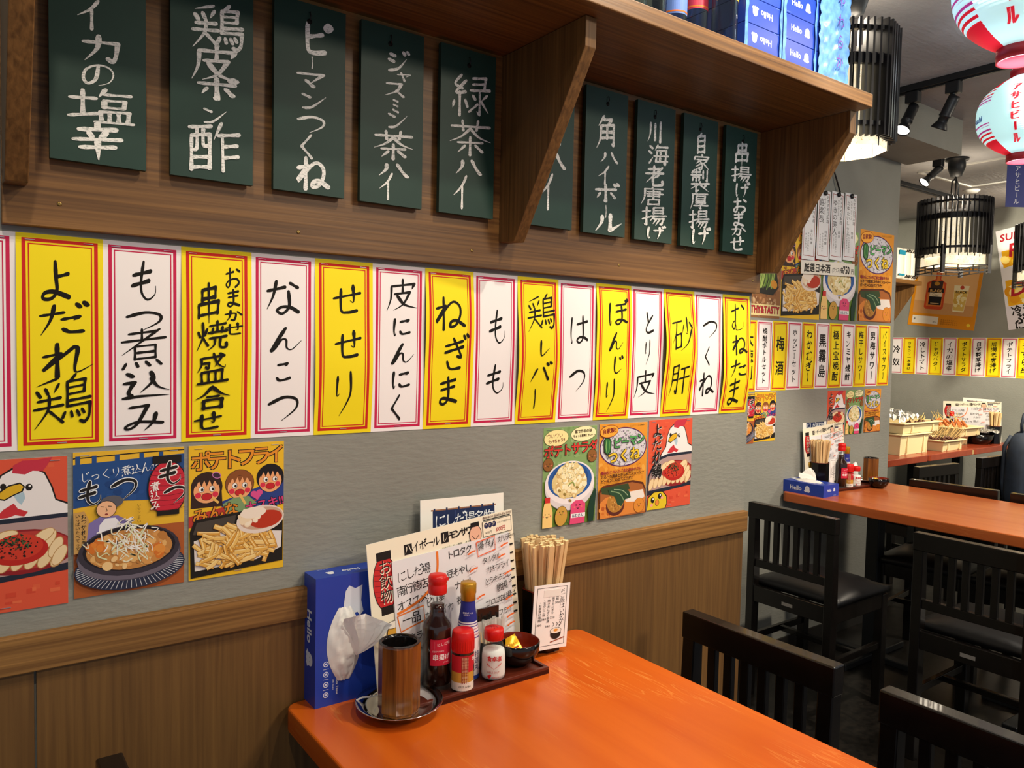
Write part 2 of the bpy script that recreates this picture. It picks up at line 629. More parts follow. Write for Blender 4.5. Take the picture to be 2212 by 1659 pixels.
def brush_glyph(ch, w):
    key = (ch, w)
    if key in BCACHE:
        return BCACHE[key]
    V, F = [], []

    lay = [0.0]

    def put(vf, along=False):
        o = len(V)
        n = len(vf[0])
        lay[0] += 1.0
        for i, p in enumerate(vf[0]):
            V.append((p[0], p[1], lay[0] + (0.5 * (i % (n // 2)) if along else 0.0)))
        if along:
            lay[0] += 0.5 * (n // 2)
        F.extend([tuple(i + o for i in f) for f in vf[1]])
    rnd = random.Random(ord(ch))
    for st in BR[ch].split('/'):
        toks = st.split()
        pts, segs, taper = [], [], False
        for t in toks:
            pt = (float(t[0:2]), float(t[2:4]))
            pts.append(pt)
            if 't' in t:
                taper = True
            if '*' in t:
                segs.append(pts)
                pts = [pt]
        segs.append(pts)
        ww = w * rnd.uniform(0.85, 1.12) / 2
        ns = len(segs)
        for k, sg in enumerate(segs):
            first, last = k == 0, k == ns - 1
            c = cat_rom(sg)
            length = sum(math.dist(c[i], c[i - 1]) for i in range(1, len(c)))
            tp = taper and last

            def wf(t, first=first, tp=tp, length=length, ww=ww):
                x = 1.0
                if length > 22:
                    x = 0.86 + 0.14 * math.cos(t * 2 * PI)
                if first and t < 0.12:
                    x *= 0.72 + 0.4 * min(t / 0.12, 1)
                if tp:
                    x *= max(0.16, 1 - max(0, t - 0.45) / 0.55 * 0.9)
                return ww * x
            put(ribbon(c, wf), True)
            if not tp:
                put(disc(c[-1], ww * 0.98, 10, 0.3))
            if first:
                put(disc(c[0], ww * 0.74, 8, 0.8))
    BCACHE[key] = (V, F)
    return BCACHE[key]


NCACHE = {}


def load_font(chars):
    """outline of every printed character, turned to a small mesh once"""
    tmp = {}
    for ch in sorted(set(chars)):
        if ch in NCACHE or ch == ' ':
            continue
        d = bpy.data.curves.new('t', 'FONT')
        d.body = ch
        d.resolution_u = 2
        o = bpy.data.objects.new('t', d)
        C.objects.link(o)
        tmp[ch] = o
    dg = bpy.context.evaluated_depsgraph_get()
    for ch, o in tmp.items():
        me = bpy.data.meshes.new_from_object(o.evaluated_get(dg))
        vs = [(v.co.x, v.co.y) for v in me.vertices]
        fs = [tuple(p.vertices) for p in me.polygons]
        adv = max([p[0] for p in vs] or [0.3])
        NCACHE[ch] = (vs, fs, adv)
        bpy.data.meshes.remove(me)
    for o in tmp.values():
        d = o.data
        bpy.data.objects.remove(o)
        bpy.data.curves.remove(d)


class Art:
    """printing on a flat sheet: x 0..100 across, y down in the same unit; each element lies a hair above the last"""

    def __init__(self, w, h, front=0.001, deform=None, mb=None, step=5e-6):
        self.w, self.h, self.y, self.mb, self.df, self.step = w, h, front, mb or MB(), deform, step
        self.k = w / 100.0
        self.clip = False

    def pt(self, p):
        u, v = (p[0] - 50) * self.k, self.h - p[1] * self.k
        d = self.df(u, v) if self.df else 0.0
        if len(p) > 2:
            d += p[2] * 4e-6
        return (u, -(self.y + d), v)

    def up(self):
        self.y += self.step

    def raw(self, v, f, mat):
        self.up()
        if self.clip:       # keep the printing on the sheet
            ym = self.h / self.k
            v = [(min(100.0, max(0.0, p[0])), min(ym, max(0.0, p[1]))) + tuple(p[2:]) for p in v]
        self.mb.add([self.pt(p) for p in v], f, mat)

    def poly(self, pts, col):
        mat = P(col) if isinstance(col, str) else col
        pts = [tuple(p) for p in pts]
        area2 = sum(pts[i][0] * pts[(i + 1) % len(pts)][1] - pts[(i + 1) % len(pts)][0] * pts[i][1] for i in range(len(pts)))
        if area2 > 0:
            pts = pts[::-1]
        self.raw(pts, [tuple(range(len(pts)))[::-1]], mat)

    def rect(self, x0, y0, x1, y1, col):
        self.poly([(x0, y0), (x1, y0), (x1, y1), (x0, y1)], col)

    def ell(self, cx, cy, rx, ry, col, rot=0, n=24, edge=None, ew=1.0):
        c, s = math.cos(R(rot)), math.sin(R(rot))

        def mk(a, b):
            return [(cx + a * math.cos(2 * PI * i / n) * c - b * math.sin(2 * PI * i / n) * s,
                     cy + a * math.cos(2 * PI * i / n) * s + b * math.sin(2 * PI * i / n) * c) for i in range(n)]
        if edge:
            self.poly(mk(rx + ew, ry + ew), edge)
        self.poly(mk(rx, ry), col)

    def line(self, pts, wd, col, smooth=True, taper=False):
        mat = P(col) if isinstance(col, str) else col
        c = cat_rom(pts, 5) if smooth and len(pts) > 2 else pts
        v, f = ribbon(c, (lambda t: wd / 2 * max(0.15, 1 - t)) if taper else (lambda t: wd / 2))
        self.raw(v, f, mat)

    def blobs(self, cx, cy, rx, ry, n, r0, r1, cols, seed=1, sq=1.0):
        rnd = random.Random(seed)
        for i in range(n):
            a, q = rnd.uniform(0, 2 * PI), math.sqrt(rnd.random())
            r = rnd.uniform(r0, r1)
            self.ell(cx + rx * q * math.cos(a), cy + ry * q * math.sin(a), r, r * sq * rnd.uniform(0.6, 1.0), rnd.choice(cols), rnd.uniform(0, 180), 9)

    def glyph(self, ch, x, y, sx, sy, col, w=9.0, slant=0.0, rot=0.0, brush=True, wt=None):
        """character in the box with top-left x,y"""
        if ch == ' ':
            return
        mat = P(col) if isinstance(col, str) else col
        if brush and ch in BR:
            if wt:      # stroke width given in sheet units
                w = round(min(14.0, wt / ((sx + sy) / 2) * 100), 1)
            v, f = brush_glyph(ch, w)
            v = [(p[0] / 100, p[1] / 100 - 0.15 * (p[0] / 100 - 0.5), p[2]) for p in v]
            thick = max(p[2] for p in v)
        else:
            if ch not in NCACHE:
                load_font(ch)
            v, f, adv = NCACHE[ch]
            v = [(p[0], 0.86 - p[1], 0.0) for p in v]
            thick = 0.0
        c, s = math.cos(R(rot)), math.sin(R(rot))
        out = []
        for a, b, l in v:
            a, b = (a - 0.5 + slant * (0.5 - b)) * sx, (b - 0.5) * sy
            out.append((x + sx / 2 + a * c - b * s, y + sy / 2 + a * s + b * c, l))
        self.raw(out, f, mat)
        self.y += thick * 4e-6

    def vtext(self, s, x, y, size, col, pitch=1.0, brush=True, w=9.0, sx=1.0, slant=0.0, bold=0.0):
        """vertical line of characters centred on x"""
        for ch in s:
            if ch != ' ':
                if ch in 'ー~' and not (brush and ch in BR):
                    self.glyph(ch, x - size / 2, y, size, size, col, rot=90, brush=False)
                else:
                    self.glyph(ch, x - size * sx / 2, y, size * sx, size, col, w, slant, brush=brush)
                    if bold and not (brush and ch in BR):
                        self.glyph(ch, x - size * sx / 2 + bold, y, size * sx, size, col, w, slant, brush=brush)
                        self.glyph(ch, x - size * sx / 2, y + bold, size * sx, size, col, w, slant, brush=brush)
            y += size * pitch

    def htext(self, s, x, y, size, col, pitch=1.0, brush=False, rise=0.0, w=9.0, bold=0.0, slant=0.0, sx=1.0):
        """horizontal line; rise = slope of the baseline"""
        for ch in s:
            adv = size * pitch * sx
            if ch != ' ':
                lat = ord(ch) < 0x2000
                if lat and not (brush and ch in BR):
                    if ch not in NCACHE:
                        load_font(ch)
                    adv = (NCACHE[ch][2] + 0.06) * size * sx
                kw = dict(rot=-math.degrees(math.atan(rise)))
                if ch == 'ー' and brush:
                    self.glyph(ch, x, y, size * sx, size, col, w, rot=-90)
                else:
                    self.glyph(ch, x, y, size * sx, size, col, w, slant, brush=brush, **kw)
                    if bold:
                        self.glyph(ch, x + bold, y, size * sx, size, col, w, slant, brush=brush, **kw)
                        self.glyph(ch, x, y + bold, size * sx, size, col, w, slant, brush=brush, **kw)
                        self.glyph(ch, x + bold, y + bold, size * sx, size, col, w, slant, brush=brush, **kw)
            else:
                adv = size * 0.3 * sx
            x += adv
            y -= adv * rise


def sheet_base(mb, w, h, mat, thick=0.001, df=None, nz=1, back=0.0):
    """a thin sheet standing on z=0, centred on x, back against y=0"""
    v, f = [], []
    for i in range(nz + 1):
        z = h * i / nz
        for x in (-w / 2, w / 2):
            d = df(x, z) if df else 0.0
            v.append((x, -(thick + d), z))
    n = len(v)
    for i in range(nz + 1):
        z = h * i / nz
        for x in (-w / 2, w / 2):
            d = df(x, z) if df else 0.0
            v.append((x, -(back + d), z))
    for i in range(nz):
        a = 2 * i
        f.append((a, a + 1, a + 3, a + 2))
        f.append((n + a + 1, n + a, n + a + 2, n + a + 3))
        f.append((a, a + 2, n + a + 2, n + a))
        f.append((a + 1, n + a + 1, n + a + 3, a + 3))
    f.append((0, n, n + 1, 1))
    f.append((n - 2, n - 1, 2 * n - 1, 2 * n - 2))
    mb.add(v, f, mat)


load_font('HelloCompactBxTisu20shABCDEFGHIJKLMNOPQRSTUVWXYZabcdfgijknqrvwyz0123456789.,:!?&()・/→-¥%'
          'おすめ日本酒きらくちうよ喜楽長ゆの美人たいっぷ純米吟醸辛口造風力士厳選グラス各円'
          '焼酎ボトルセット梅ホッピわかむぎ黒霧島極上宝キンミヤ干し男バイ大徳利冷奴ゅ一漬け'
          'レマャがタカ塩テサダ自家製厚揚げ川海老唐フライうずら枝豆飲物にだ場名モワレハ毎月つ行なぎ'
          '〆ご飯ぶりとろごまんチエビみやそ品南店推鮮度抜群さねせこほどえべ厳選税込価格食卓串油原辣'
          'アサヒビル生黄金風味大好鶏煮込もれで作るはちょと面倒くさスキ喉越爽快無料'
          'オクムナロガニキャゴ天じゃこ大根葱塩昆布山芋納豆モツ炒香辛料入密封鮮度保'
          'さっぱりやわらかジュシいち番星しょうゆ醤油めんつゆ丸特選'
          'ポ皮酢緑角合盛刺身玉子焼豚平串ぽん')

# ---------------------------------------------------------------- the room
def slab(name, x0, y0, z0, x1, y1, z1, mat):
    return structure(MB().box(x0, y0, z0, x1, y1, z1, mat).build(name))


def floor_mat():
    m, nt, b = base('dark_stone_floor')
    noise_mix(nt, b, lin('#0f0e0d'), lin('#231f1b'), (1, 1, 1), 40, 6.0)
    b.inputs['Roughness'].default_value = 0.3
    b.inputs['Specular IOR Level'].default_value = 0.5
    return m


ZC = 2.43
slab('floor', -3.2, -3.6, -0.06, 6.4, 2.3, 0.0, floor_mat())
slab('ceiling', -3.2, -3.6, ZC, 6.4, 2.3, ZC + 0.06, m_ceil)
slab('wall_left', -3.2, 0.0, 0.0, 1.586, 0.95, ZC, m_wall)
slab('wall_middle', 1.2, 0.752, 0.0, 3.735, 2.2, ZC, m_wall)
slab('wall_alcove', 3.7, 2.10, 0.0, 6.3, 2.2, ZC, m_wall)
slab('wall_back', 6.25, -3.6, 0.0, 6.35, 2.2, ZC, m_wall)
slab('trim_beam', 1.586, 0.495, 2.269, 3.79, 0.752, ZC, m_wall)
# wood wainscot on the left wall, its cap board and the seam between two panels
slab('trim_wainscot', 0.019, -0.006, 0.0, 1.578, 0.0, 0.868, m_panel)
slab('trim_wainscot_2', -3.0, -0.006, 0.0, 0.016, 0.0, 0.868, m_panel)
structure(MB().box(-3.0, -0.016, 0.862, 1.582, 0.0, 0.914, m_trim).build('trim_wainscot_cap', bevel=0.0015))
slab('baseboard_middle', 1.586, 0.744, 0.0, 3.735, 0.752, 0.06, M('dark_base', '#24211e', 0.5))
slab('baseboard_back', 6.24, -3.6, 0.0, 6.25, 2.1, 0.06, M('dark_base', '#24211e', 0.5))
# access panel frame in the ceiling
mb = MB()
pl = M('white_frame', '#c9c7c0', 0.5)
cs = [(4.67, 1.13), (5.31, 1.11), (5.30, 0.60), (4.66, 0.62)]
for i in range(4):
    a, b_ = cs[i], cs[(i + 1) % 4]
    mb.bar((a[0], a[1], ZC - 0.004), (b_[0], b_[1], ZC - 0.004), 0.016, 0.008, pl)
structure(mb.build('trim_ceiling_panel'))

# ---------------------------------------------------------------- shelf over the left wall
sh = thing('wall_shelf', 'brown wooden shelf with three brackets and a back board above the menu strips', 'shelf', (0, 0, 0))
Y0 = -0.0175
MB().box(-0.016, Y0, 1.472, 1.596, -0.0005, 1.874, m_shelf).build('back_board', sh, 0.0015)
MB().box(-0.02, -0.294, 1.874, 1.60, -0.0005, 1.904, m_shelf).build('shelf_board', sh, 0.002)
for x0, x1 in ((-0.015, 0.011), (0.781, 0.805), (1.576, 1.600)):
    MB().prism([(Y0, 1.523), (Y0 - 0.05, 1.520), (-0.256, 1.824), (-0.256, 1.873), (Y0, 1.873)], 'x', x0, x1, m_shelf_y).build('bracket', sh, 0.0012)
m_screw = M('brass_screw', '#8d7440', 0.35, 0.8)
for x, z in ((0.05, 1.505), (0.385, 1.502), (0.72, 1.502), (1.10, 1.505), (1.565, 1.503), (1.31, 1.56), (0.045, 1.665)):
    mb = MB()
    mb.T = Matrix.Translation((x, Y0, z)) @ Matrix.Rotation(R(90), 4, 'X')
    mb.lathe([(0.0032, 0.0), (0.0030, 0.0006), (0.0012, 0.0010), (0.0, 0.0006)], m_screw, 12)
    mb.build('screw', sh)

# ---------------------------------------------------------------- green hanging sign boards
def chalk():
    m, nt, b = base('white_brush_paint')
    noise_mix(nt, b, lin('#b4b9b5'), lin('#f2f2ee'), (1, 1, 2.5), 260.0, 3.0, 0.34, 0.5)
    b.inputs['Roughness'].default_value = 0.8
    MATS['chalk'] = m
    return m


m_chalk = chalk()
m_green = M('dark_green_board', '#1c3a31', 0.5, spec=0.4, var=0.10, vscale=14)
BW, BH, BT = 0.118, 0.298, 0.009
signs = [
 (0.0965, 'イカの塩辛', [('イ', .25, .26, .58, .40), ('カ', .3, .41, .75, .54), ('の', .31, .53, .68, .65), ('塩', .18, .65, .87, .82), ('辛', .19, .81, .77, .985)]),
 (0.247, '鶏皮ポン酢', [('鶏', .23, .13, .88, .365), ('皮', .22, .325, .84, .52), ('ポ', .29, .485, .81, .61), ('ン', .36, .625, .7, .73), ('酢', .19, .71, .83, .96)]),
 (0.397, 'ピーマンつくね', [('ピ', .34, .085, .82, .27), ('ー', .44, .27, .6, .34), ('マ', .28, .345, .74, .455), ('ン', .35, .445, .76, .56), ('つ', .31, .575, .72, .68), ('く', .31, .685, .6, .82), ('ね', .3, .8, .77, .975)]),
 (0.543, 'ジャスミン茶ハイ', [('ジ', .38, .115, .78, .25), ('ャ', .53, .225, .82, .29), ('ス', .33, .29, .74, .39), ('ミ', .47, .385, .62, .48), ('ン', .4, .45, .77, .57), ('茶', .18, .57, .85, .745), ('ハ', .25, .75, .79, .85), ('イ', .27, .82, .58, .975)]),
 (0.696, '緑茶ハイ', [('緑', .2, .14, .9, .4), ('茶', .14, .41, .94, .64), ('ハ', .25, .645, .78, .765), ('イ', .22, .76, .57, .965)]),
 (0.890, '角ハイ', [('角', .22, .24, .82, .48), ('ハ', .25, .49, .85, .63), ('イ', .25, .65, .65, .89)]),
 (1.039, '角ハイボール', [('角', .22, .17, .79, .405), ('ハ', .33, .41, .8, .51), ('イ', .27, .52, .66, .655), ('ボ', .23, .64, .82, .78), ('ー', .44, .79, .6, .885), ('ル', .24, .84, .94, .985)]),
 (1.186, '川海老唐揚げ', [('川', .26, .12, .69, .28), ('海', .3, .285, .84, .44), ('老', .23, .445, .74, .6), ('唐', .11, .6, .76, .74), ('揚', .16, .745, .82, .89), ('げ', .29, .885, .8, .985)]),
 (1.333, '自家製厚揚げ', [('自', .34, .115, .69, .28), ('家', .29, .28, .8, .41), ('製', .22, .395, .8, .575), ('厚', .22, .575, .78, .71), ('揚', .2, .71, .8, .86), ('げ', .28, .845, .84, .98)]),
 (1.481, '串揚げおまかせ', [('串', .24, .095, .8, .3), ('揚', .19, .295, .83, .43), ('げ', .32, .425, .8, .55), ('お', .26, .55, .75, .68), ('ま', .26, .665, .67, .79), ('か', .23, .78, .74, .865), ('せ', .22, .86, .68, .985)]),
]
where = ['leftmost, cut by the top edge of the photo', 'second from the left under the shelf', 'third from the left', 'left of the green tea board',
         'just left of the middle shelf bracket', 'half hidden behind the middle shelf bracket', 'first fully seen right of the middle bracket',
         'second right of the middle bracket', 'third right of the middle bracket', 'beside the right end bracket']
for (x, txt, chars), wh in zip(signs, where):
    t = thing('hanging_sign', 'dark green board painted in white %s, %s' % (txt, wh), 'sign', (x, Y0 - 0.0075, 1.4125 + 0.15), 0, 'green sign boards hung under the shelf')
    mb = MB()
    mb.box(-BW / 2, -BT, 0, BW / 2, 0, BH, m_green)
    a = Art(BW, BH, BT + 0.0001, mb=mb)
    for ch, u0, v0, u1, v1 in chars:
        k = BH / BW * 100
        ns = BR[ch].count('/') + 1
        a.glyph(ch, u0 * 100, v0 * k, (u1 - u0) * 100, (v1 - v0) * k, m_chalk, wt=7.6 if ns < 4 else (6.4 if ns < 8 else 5.0))
    mb.build('board', t)
    mb = MB()
    mb.T = Matrix.Translation((0.006 * math.sin(x * 9), -BT - 0.0002, BH - 0.028)) @ Matrix.Rotation(R(90), 4, 'X')
    mb.lathe([(0.0042, 0.0), (0.0042, 0.0006), (0, 0.0006)], m_ink, 14)
    mb.build('hanging_hole', t)
    hx = 0.006 * math.sin(x * 9)
    MB().tube([(hx, 0.0075, BH - 0.012), (hx, -BT - 0.003, BH - 0.014), (hx + .0005, -BT - 0.0045, BH - 0.022), (hx, -BT - 0.002, BH - 0.027)], 0.0009, m_blackmetal, 6).build('hook', t)

# ---------------------------------------------------------------- paper menu strips
SW, SH = 0.105, 0.296
LEV = {'short': 0}


def bow(amp, ph):
    def f(u, v):
        t = v / SH
        return max(0.0, amp * (math.sin(PI * t) ** 1.2) * (0.75 + 0.25 * math.sin(6 * t + ph)))
    return f


def strip_mesh(name, yellow, chars, amp=0.0, ph=0.0, fancy=True, parent=None, weight=1.0):
    """one strip: paper, printed double frame and brush lettering"""
    df = bow(amp, ph) if amp else None
    mb = MB()
    paper = m_yel if yellow else m_whi
    frame = m_red if yellow else m_pink
    sheet_base(mb, SW, SH, paper, 0.0006, df, 24 if amp else 1, 0.0002)
    a = Art(SW, SH, 0.0007, df, mb)
    H = SH / SW * 100
    for ins, wd in ((8.6, 4.4), (14.0, 1.5)) if fancy else ((9.0, 2.4),):
        top, bot = ins * 0.95, H - ins * 0.95
        n = 24
        ys = [top + (bot - top) * i / n for i in range(n + 1)]
        for xx in (ins, 100 - ins):
            v = [(xx - wd / 2, y) for y in ys] + [(xx + wd / 2, y) for y in ys]
            a.raw(v, [(i, i + 1, n + 1 + i + 1, n + 1 + i) for i in range(n)], frame)
        for yy in (top, bot):
            a.rect(ins - wd / 2, yy - wd / 2, 100 - ins + wd / 2, yy + wd / 2, frame)
    for ch, u0, v0, u1, v1 in chars:
        gx, gy, gw, gh = u0 * 100, v0 * H, (u1 - u0) * 100, (v1 - v0) * H
        ns = BR[ch].count('/') + 1 if ch in BR else 5
        a.glyph(ch, gx, gy, gw, gh, m_ink, wt=weight * (3.4 if (u1 - u0) < .3 and v1 - v0 < .13 else (4.0 if ns > 9 else (4.8 if ns > 6 else 5.6))))
        if ch not in BR:
            for ox, oy in ((.06, 0), (0, .05), (.06, .05), (.03, .025)):
                a.glyph(ch, gx + ox * gw * .7, gy + oy * gh * .7, gw, gh, m_ink)
    return mb.build(name, parent)


big = [
 (0, 'もつ鍋', [('と', .3, .13, .75, .3), ('ん', .3, .7, .78, .85)]),
 (1, 'よだれ鶏', [('よ', .23, .11, .66, .32), ('だ', .22, .31, .83, .47), ('れ', .25, .495, .88, .66), ('鶏', .16, .65, .86, .905)]),
 (0, 'もつ煮込み', [('も', .3, .085, .71, .295), ('つ', .27, .325, .76, .435), ('煮', .19, .42, .82, .62), ('込', .22, .625, .85, .775), ('み', .22, .785, .8, .94)]),
 (1, 'おまかせ串焼盛合せ', [('お', .6, .085, .85, .2), ('ま', .61, .2, .84, .3), ('か', .59, .31, .87, .375), ('せ', .59, .375, .87, .445), ('串', .17, .175, .58, .39), ('焼', .19, .37, .64, .53), ('盛', .2, .54, .65, .705), ('合', .17, .71, .69, .835), ('せ', .16, .845, .57, .945)]),
 (0, 'なんこつ', [('な', .2, .125, .8, .33), ('ん', .27, .39, .8, .525), ('こ', .33, .575, .64, .7), ('つ', .25, .755, .76, .915)]),
 (1, 'せせり', [('せ', .28, .13, .8, .315), ('せ', .31, .395, .8, .57), ('り', .24, .635, .74, .895)]),
 (0, '皮にんにく', [('皮', .24, .075, .86, .275), ('に', .35, .305, .74, .43), ('ん', .35, .465, .81, .59), ('に', .34, .625, .74, .75), ('く', .31, .78, .61, .94)]),
 (1, 'ねぎま', [('ね', .16, .16, .8, .375), ('ぎ', .32, .415, .88, .64), ('ま', .25, .67, .71, .86)]),
 (0, 'もも', [('も', .3, .23, .76, .47), ('も', .26, .59, .76, .8)]),
 (1, '鶏レバー', [('鶏', .2, .11, .9, .37), ('レ', .42, .42, .78, .54), ('バ', .26, .58, .8, .715), ('ー', .32, .755, .55, .9)]),
 (0, 'はつ', [('は', .28, .235, .81, .45), ('つ', .31, .61, .75, .79)]),
 (1, 'ぼんじり', [('ぼ', .28, .115, .87, .305), ('ん', .34, .35, .76, .485), ('じ', .4, .525, .78, .665), ('り', .2, .695, .64, .94)]),
 (0, 'とり皮', [('と', .37, .175, .72, .355), ('り', .39, .4, .65, .59), ('皮', .13, .63, .82, .845)]),
 (1, '砂肝', [('砂', .17, .21, .88, .48), ('肝', .19, .575, .82, .83)]),
 (0, 'つくね', [('つ', .3, .21, .83, .37), ('く', .33, .44, .62, .6), ('ね', .22, .645, .75, .84)]),
 (1, 'むねたま', [('む', .25, .06, .82, .31), ('ね', .29, .33, .86, .5), ('た', .22, .535, .85, .695), ('ま', .18, .7, .68, .94)]),
]
m_staple = M('steel_staple', '#c6c8cc', 0.3, 0.9)
for i, (yel, txt, chars) in enumerate(big):
    amp = 0.0 if i == 0 else ((0.002 + 0.0006 * i) * (1.5 if i > 4 else 1.0) if yel else 0.001 + 0.0003 * i)
    s = strip_mesh('menu_strip', yel, chars, amp, i * 1.3)
    if i == 0:
        lab = 'white paper menu strip cut off by the left edge, left of the yellow one reading よだれ鶏'
    else:
        lab = '%s paper menu strip with black brush lettering %s on the near wall' % ('yellow' if yel else 'white', txt)
    tag(s, lab, 'sign', 'menu strips under the wooden shelf', None, (0.0525 + 0.105 * (i - 1), -0.0003 - (0.0004 if yel else 0), 1.168))
    for dx, z in ((-0.036, SH - 0.0085), (0.034, SH - 0.0085), (0.0, 0.0085)):
        MB().box(dx - 0.006, -0.0018, z - 0.0004, dx + 0.006, -0.0009, z + 0.0004, m_staple).build('staple', s)


def auto(txt, yel):
    """character boxes for a plain vertical line"""
    n = len(txt)
    size = min(0.62, 0.80 / n / (SH / SW) * 1.0)
    pad = 0.10 + (0.05 if n < 4 else 0)
    step = (1 - 2 * pad) / n
    hh = min(step * 0.9, 0.62 / (SH / SW))
    ww = min(0.56, hh * (SH / SW) * 1.15)
    return [(c, 0.5 - ww / 2, pad + step * k + (step - hh) / 2, 0.5 + ww / 2, pad + step * k + (step + hh) / 2) for k, c in enumerate(txt)]


far = [(1, '大徳利'), (0, '焼酎ボトルセット'), (1, '梅酒'), (0, 'ホッピーセット'), (1, 'わかむぎー'), (0, '黒霧島'), (1, '極上宝焼酎'),
       (0, 'キンミヤ焼酎'), (1, '梅干しサワー'), (0, '男梅サワー'), (1, 'バイスサワー')]
ordn = ['first', 'second', 'third', 'fourth', 'fifth', 'sixth', 'seventh', 'eighth', 'ninth', 'tenth', 'eleventh']
for i, (yel, txt) in enumerate(far):
    s = strip_mesh('menu_strip', yel, auto(txt, yel), 0.004 if yel else 0.0015, i, True, None, 1.35)
    tag(s, '%s paper menu strip, %s from the left in the row on the middle wall' % ('yellow' if yel else 'white', ordn[i]), 'sign',
        'menu strips on the middle wall', None, (2.5815 + 0.1065 * i, 0.752 - 0.0003 - (0.0004 if yel else 0), 1.1575 + 0.0012 * i))
back = [(0, '冷奴'), (1, 'きゅうり一本漬け'), (0, '冷しトマト'), (1, 'じゃがバター'), (0, 'イカの塩辛'), (1, 'ポテトサラダ'), (0, '自家製厚揚げ'),
        (1, '川海老唐揚げ'), (0, 'ポテトフライ'), (1, 'うずら串')]
for i, (yel, txt) in enumerate(back):
    s = strip_mesh('menu_strip', yel, auto(txt, yel), 0.0, i, True, None, 1.35)
    tag(s, '%s paper menu strip, %s from the left in the row on the back wall' % ('yellow' if yel else 'white', ordn[i]), 'sign',
        'menu strips on the back wall', None, (6.2497 - (0.0004 if yel else 0), 2.035 - 0.105 * i, 1.169), -PI / 2)

# ---------------------------------------------------------------- hand drawn food posters (100 x 141 units)
INK = '#1d1816'


def art_hen(a):
    rnd = random.Random(3)
    a.rect(0, 0, 100, 141.4, '#d9553a')
    for i in range(60):
        x, y = rnd.uniform(0, 92), rnd.uniform(2, 139)
        a.rect(x, y, min(100, x + rnd.uniform(3, 9)), min(141, y + rnd.uniform(1.5, 5)), rnd.choice(['#e26a45', '#cf4730', '#dc5f3e']))
    # hen
    a.poly([(27, 56), (38, 44), (41, 26), (47, 14), (56, 8), (72, 8), (82, 14), (88, 28), (91, 40), (100, 44), (100, 60), (27, 60)], INK)
    a.poly([(29, 56), (39.5, 44), (42.5, 26), (48, 15), (57, 9.5), (71, 9.5), (81, 15), (86.5, 28), (90, 41), (100, 46), (100, 60), (29, 60)], '#ece6e6')
    a.poly([(56, 13), (57, 6), (64, 2), (76, 2), (88, -0), (84, 7), (80, 13), (72, 12), (66, 15)], '#c23245')
    a.poly([(43, 36), (46, 29), (53, 24), (62, 22), (66, 26), (64, 31), (57, 34), (50, 38)], INK)
    a.poly([(44.5, 35.2), (47, 30), (53.5, 25.2), (62, 23.4), (64.6, 26.2), (63, 30), (56.5, 33), (50, 36.6)], '#dcae25')
    a.ell(49, 25, 2.4, 3.0, INK)
    a.ell(69, 27, 2.8, 3.2, INK)
    a.ell(69.6, 26, 1.0, 1.0, '#f2f0ee')
    a.poly([(57, 34), (65, 31), (66, 37), (63, 43), (60, 40)], '#a9c3d2')
    a.poly([(42, 54), (49, 46), (57, 41), (60, 46), (68, 50), (65, 54), (58, 52), (52, 54)], '#c8333a')
    # plate
    a.poly([(24, 60), (44, 55), (100, 54), (100, 109), (60, 112), (0, 118), (0, 88), (10, 72)], '#232838')
    a.poly([(26, 64), (44, 59.5), (100, 58), (100, 102), (60, 107), (2, 111), (4, 88), (13, 74)], '#b0928f')
    a.ell(62, 87, 44, 21, '#8c1f25')
    a.ell(64, 86, 40, 18, '#b33a34')
    for i in range(9):
        t = i / 8
        a.ell(8 + 84 * t, 101 - 3 * math.sin(PI * t) - 5 * t, 4.5, 9.5, '#e9cda0', 22 + 10 * t, 16, '#b98a52', 0.7)
    for x, y, r_ in ((28, 79, 60), (38, 74, 65), (50, 71, 75), (84, 78, 30), (90, 86, 25), (93, 94, 28), (80, 74, 55)):
        a.ell(x, y, 4.5, 10, '#ecd2a6', r_, 16, '#b98a52', 0.7)
    a.ell(60, 85, 24, 14, '#b8261f')
    a.ell(60, 82, 20, 12, '#c93a28')
    a.blobs(58, 83, 19, 10, 60, 0.6, 1.2, [INK, '#2c1512'], 5)
    a.blobs(60, 77, 12, 7, 40, 0.8, 2.2, ['#23452a', '#35603a', '#1b3322'], 6, 0.4)
    # chick
    a.poly([(0, 141), (2, 120), (14, 113), (34, 113), (44, 122), (45, 134), (42, 141)], INK)
    a.poly([(0, 141), (3, 121.5), (14.5, 114.5), (33, 114.5), (42.5, 123), (43.5, 134), (40, 141)], '#dfc126')
    for x, y in ((12, 126), (28, 121)):
        a.ell(x, y, 4.2, 4.8, INK)
        a.ell(x + 1, y - 1.6, 1.5, 1.5, '#f4f2f0')
    a.ell(22, 131, 4, 4.5, '#e58a3a', 0, 14, INK, 0.7)
    for x, y in ((10, 134), (33, 124)):
        a.ell(x, y, 3, 2.2, '#ef9f8f')
    a.vtext('よだれ鶏', 18.8, 5.8, 22, '#f0e8e4', 0.98, True, 17)
    a.vtext('よだれ鶏', 18, 5, 22, INK, 0.98, True, 12)


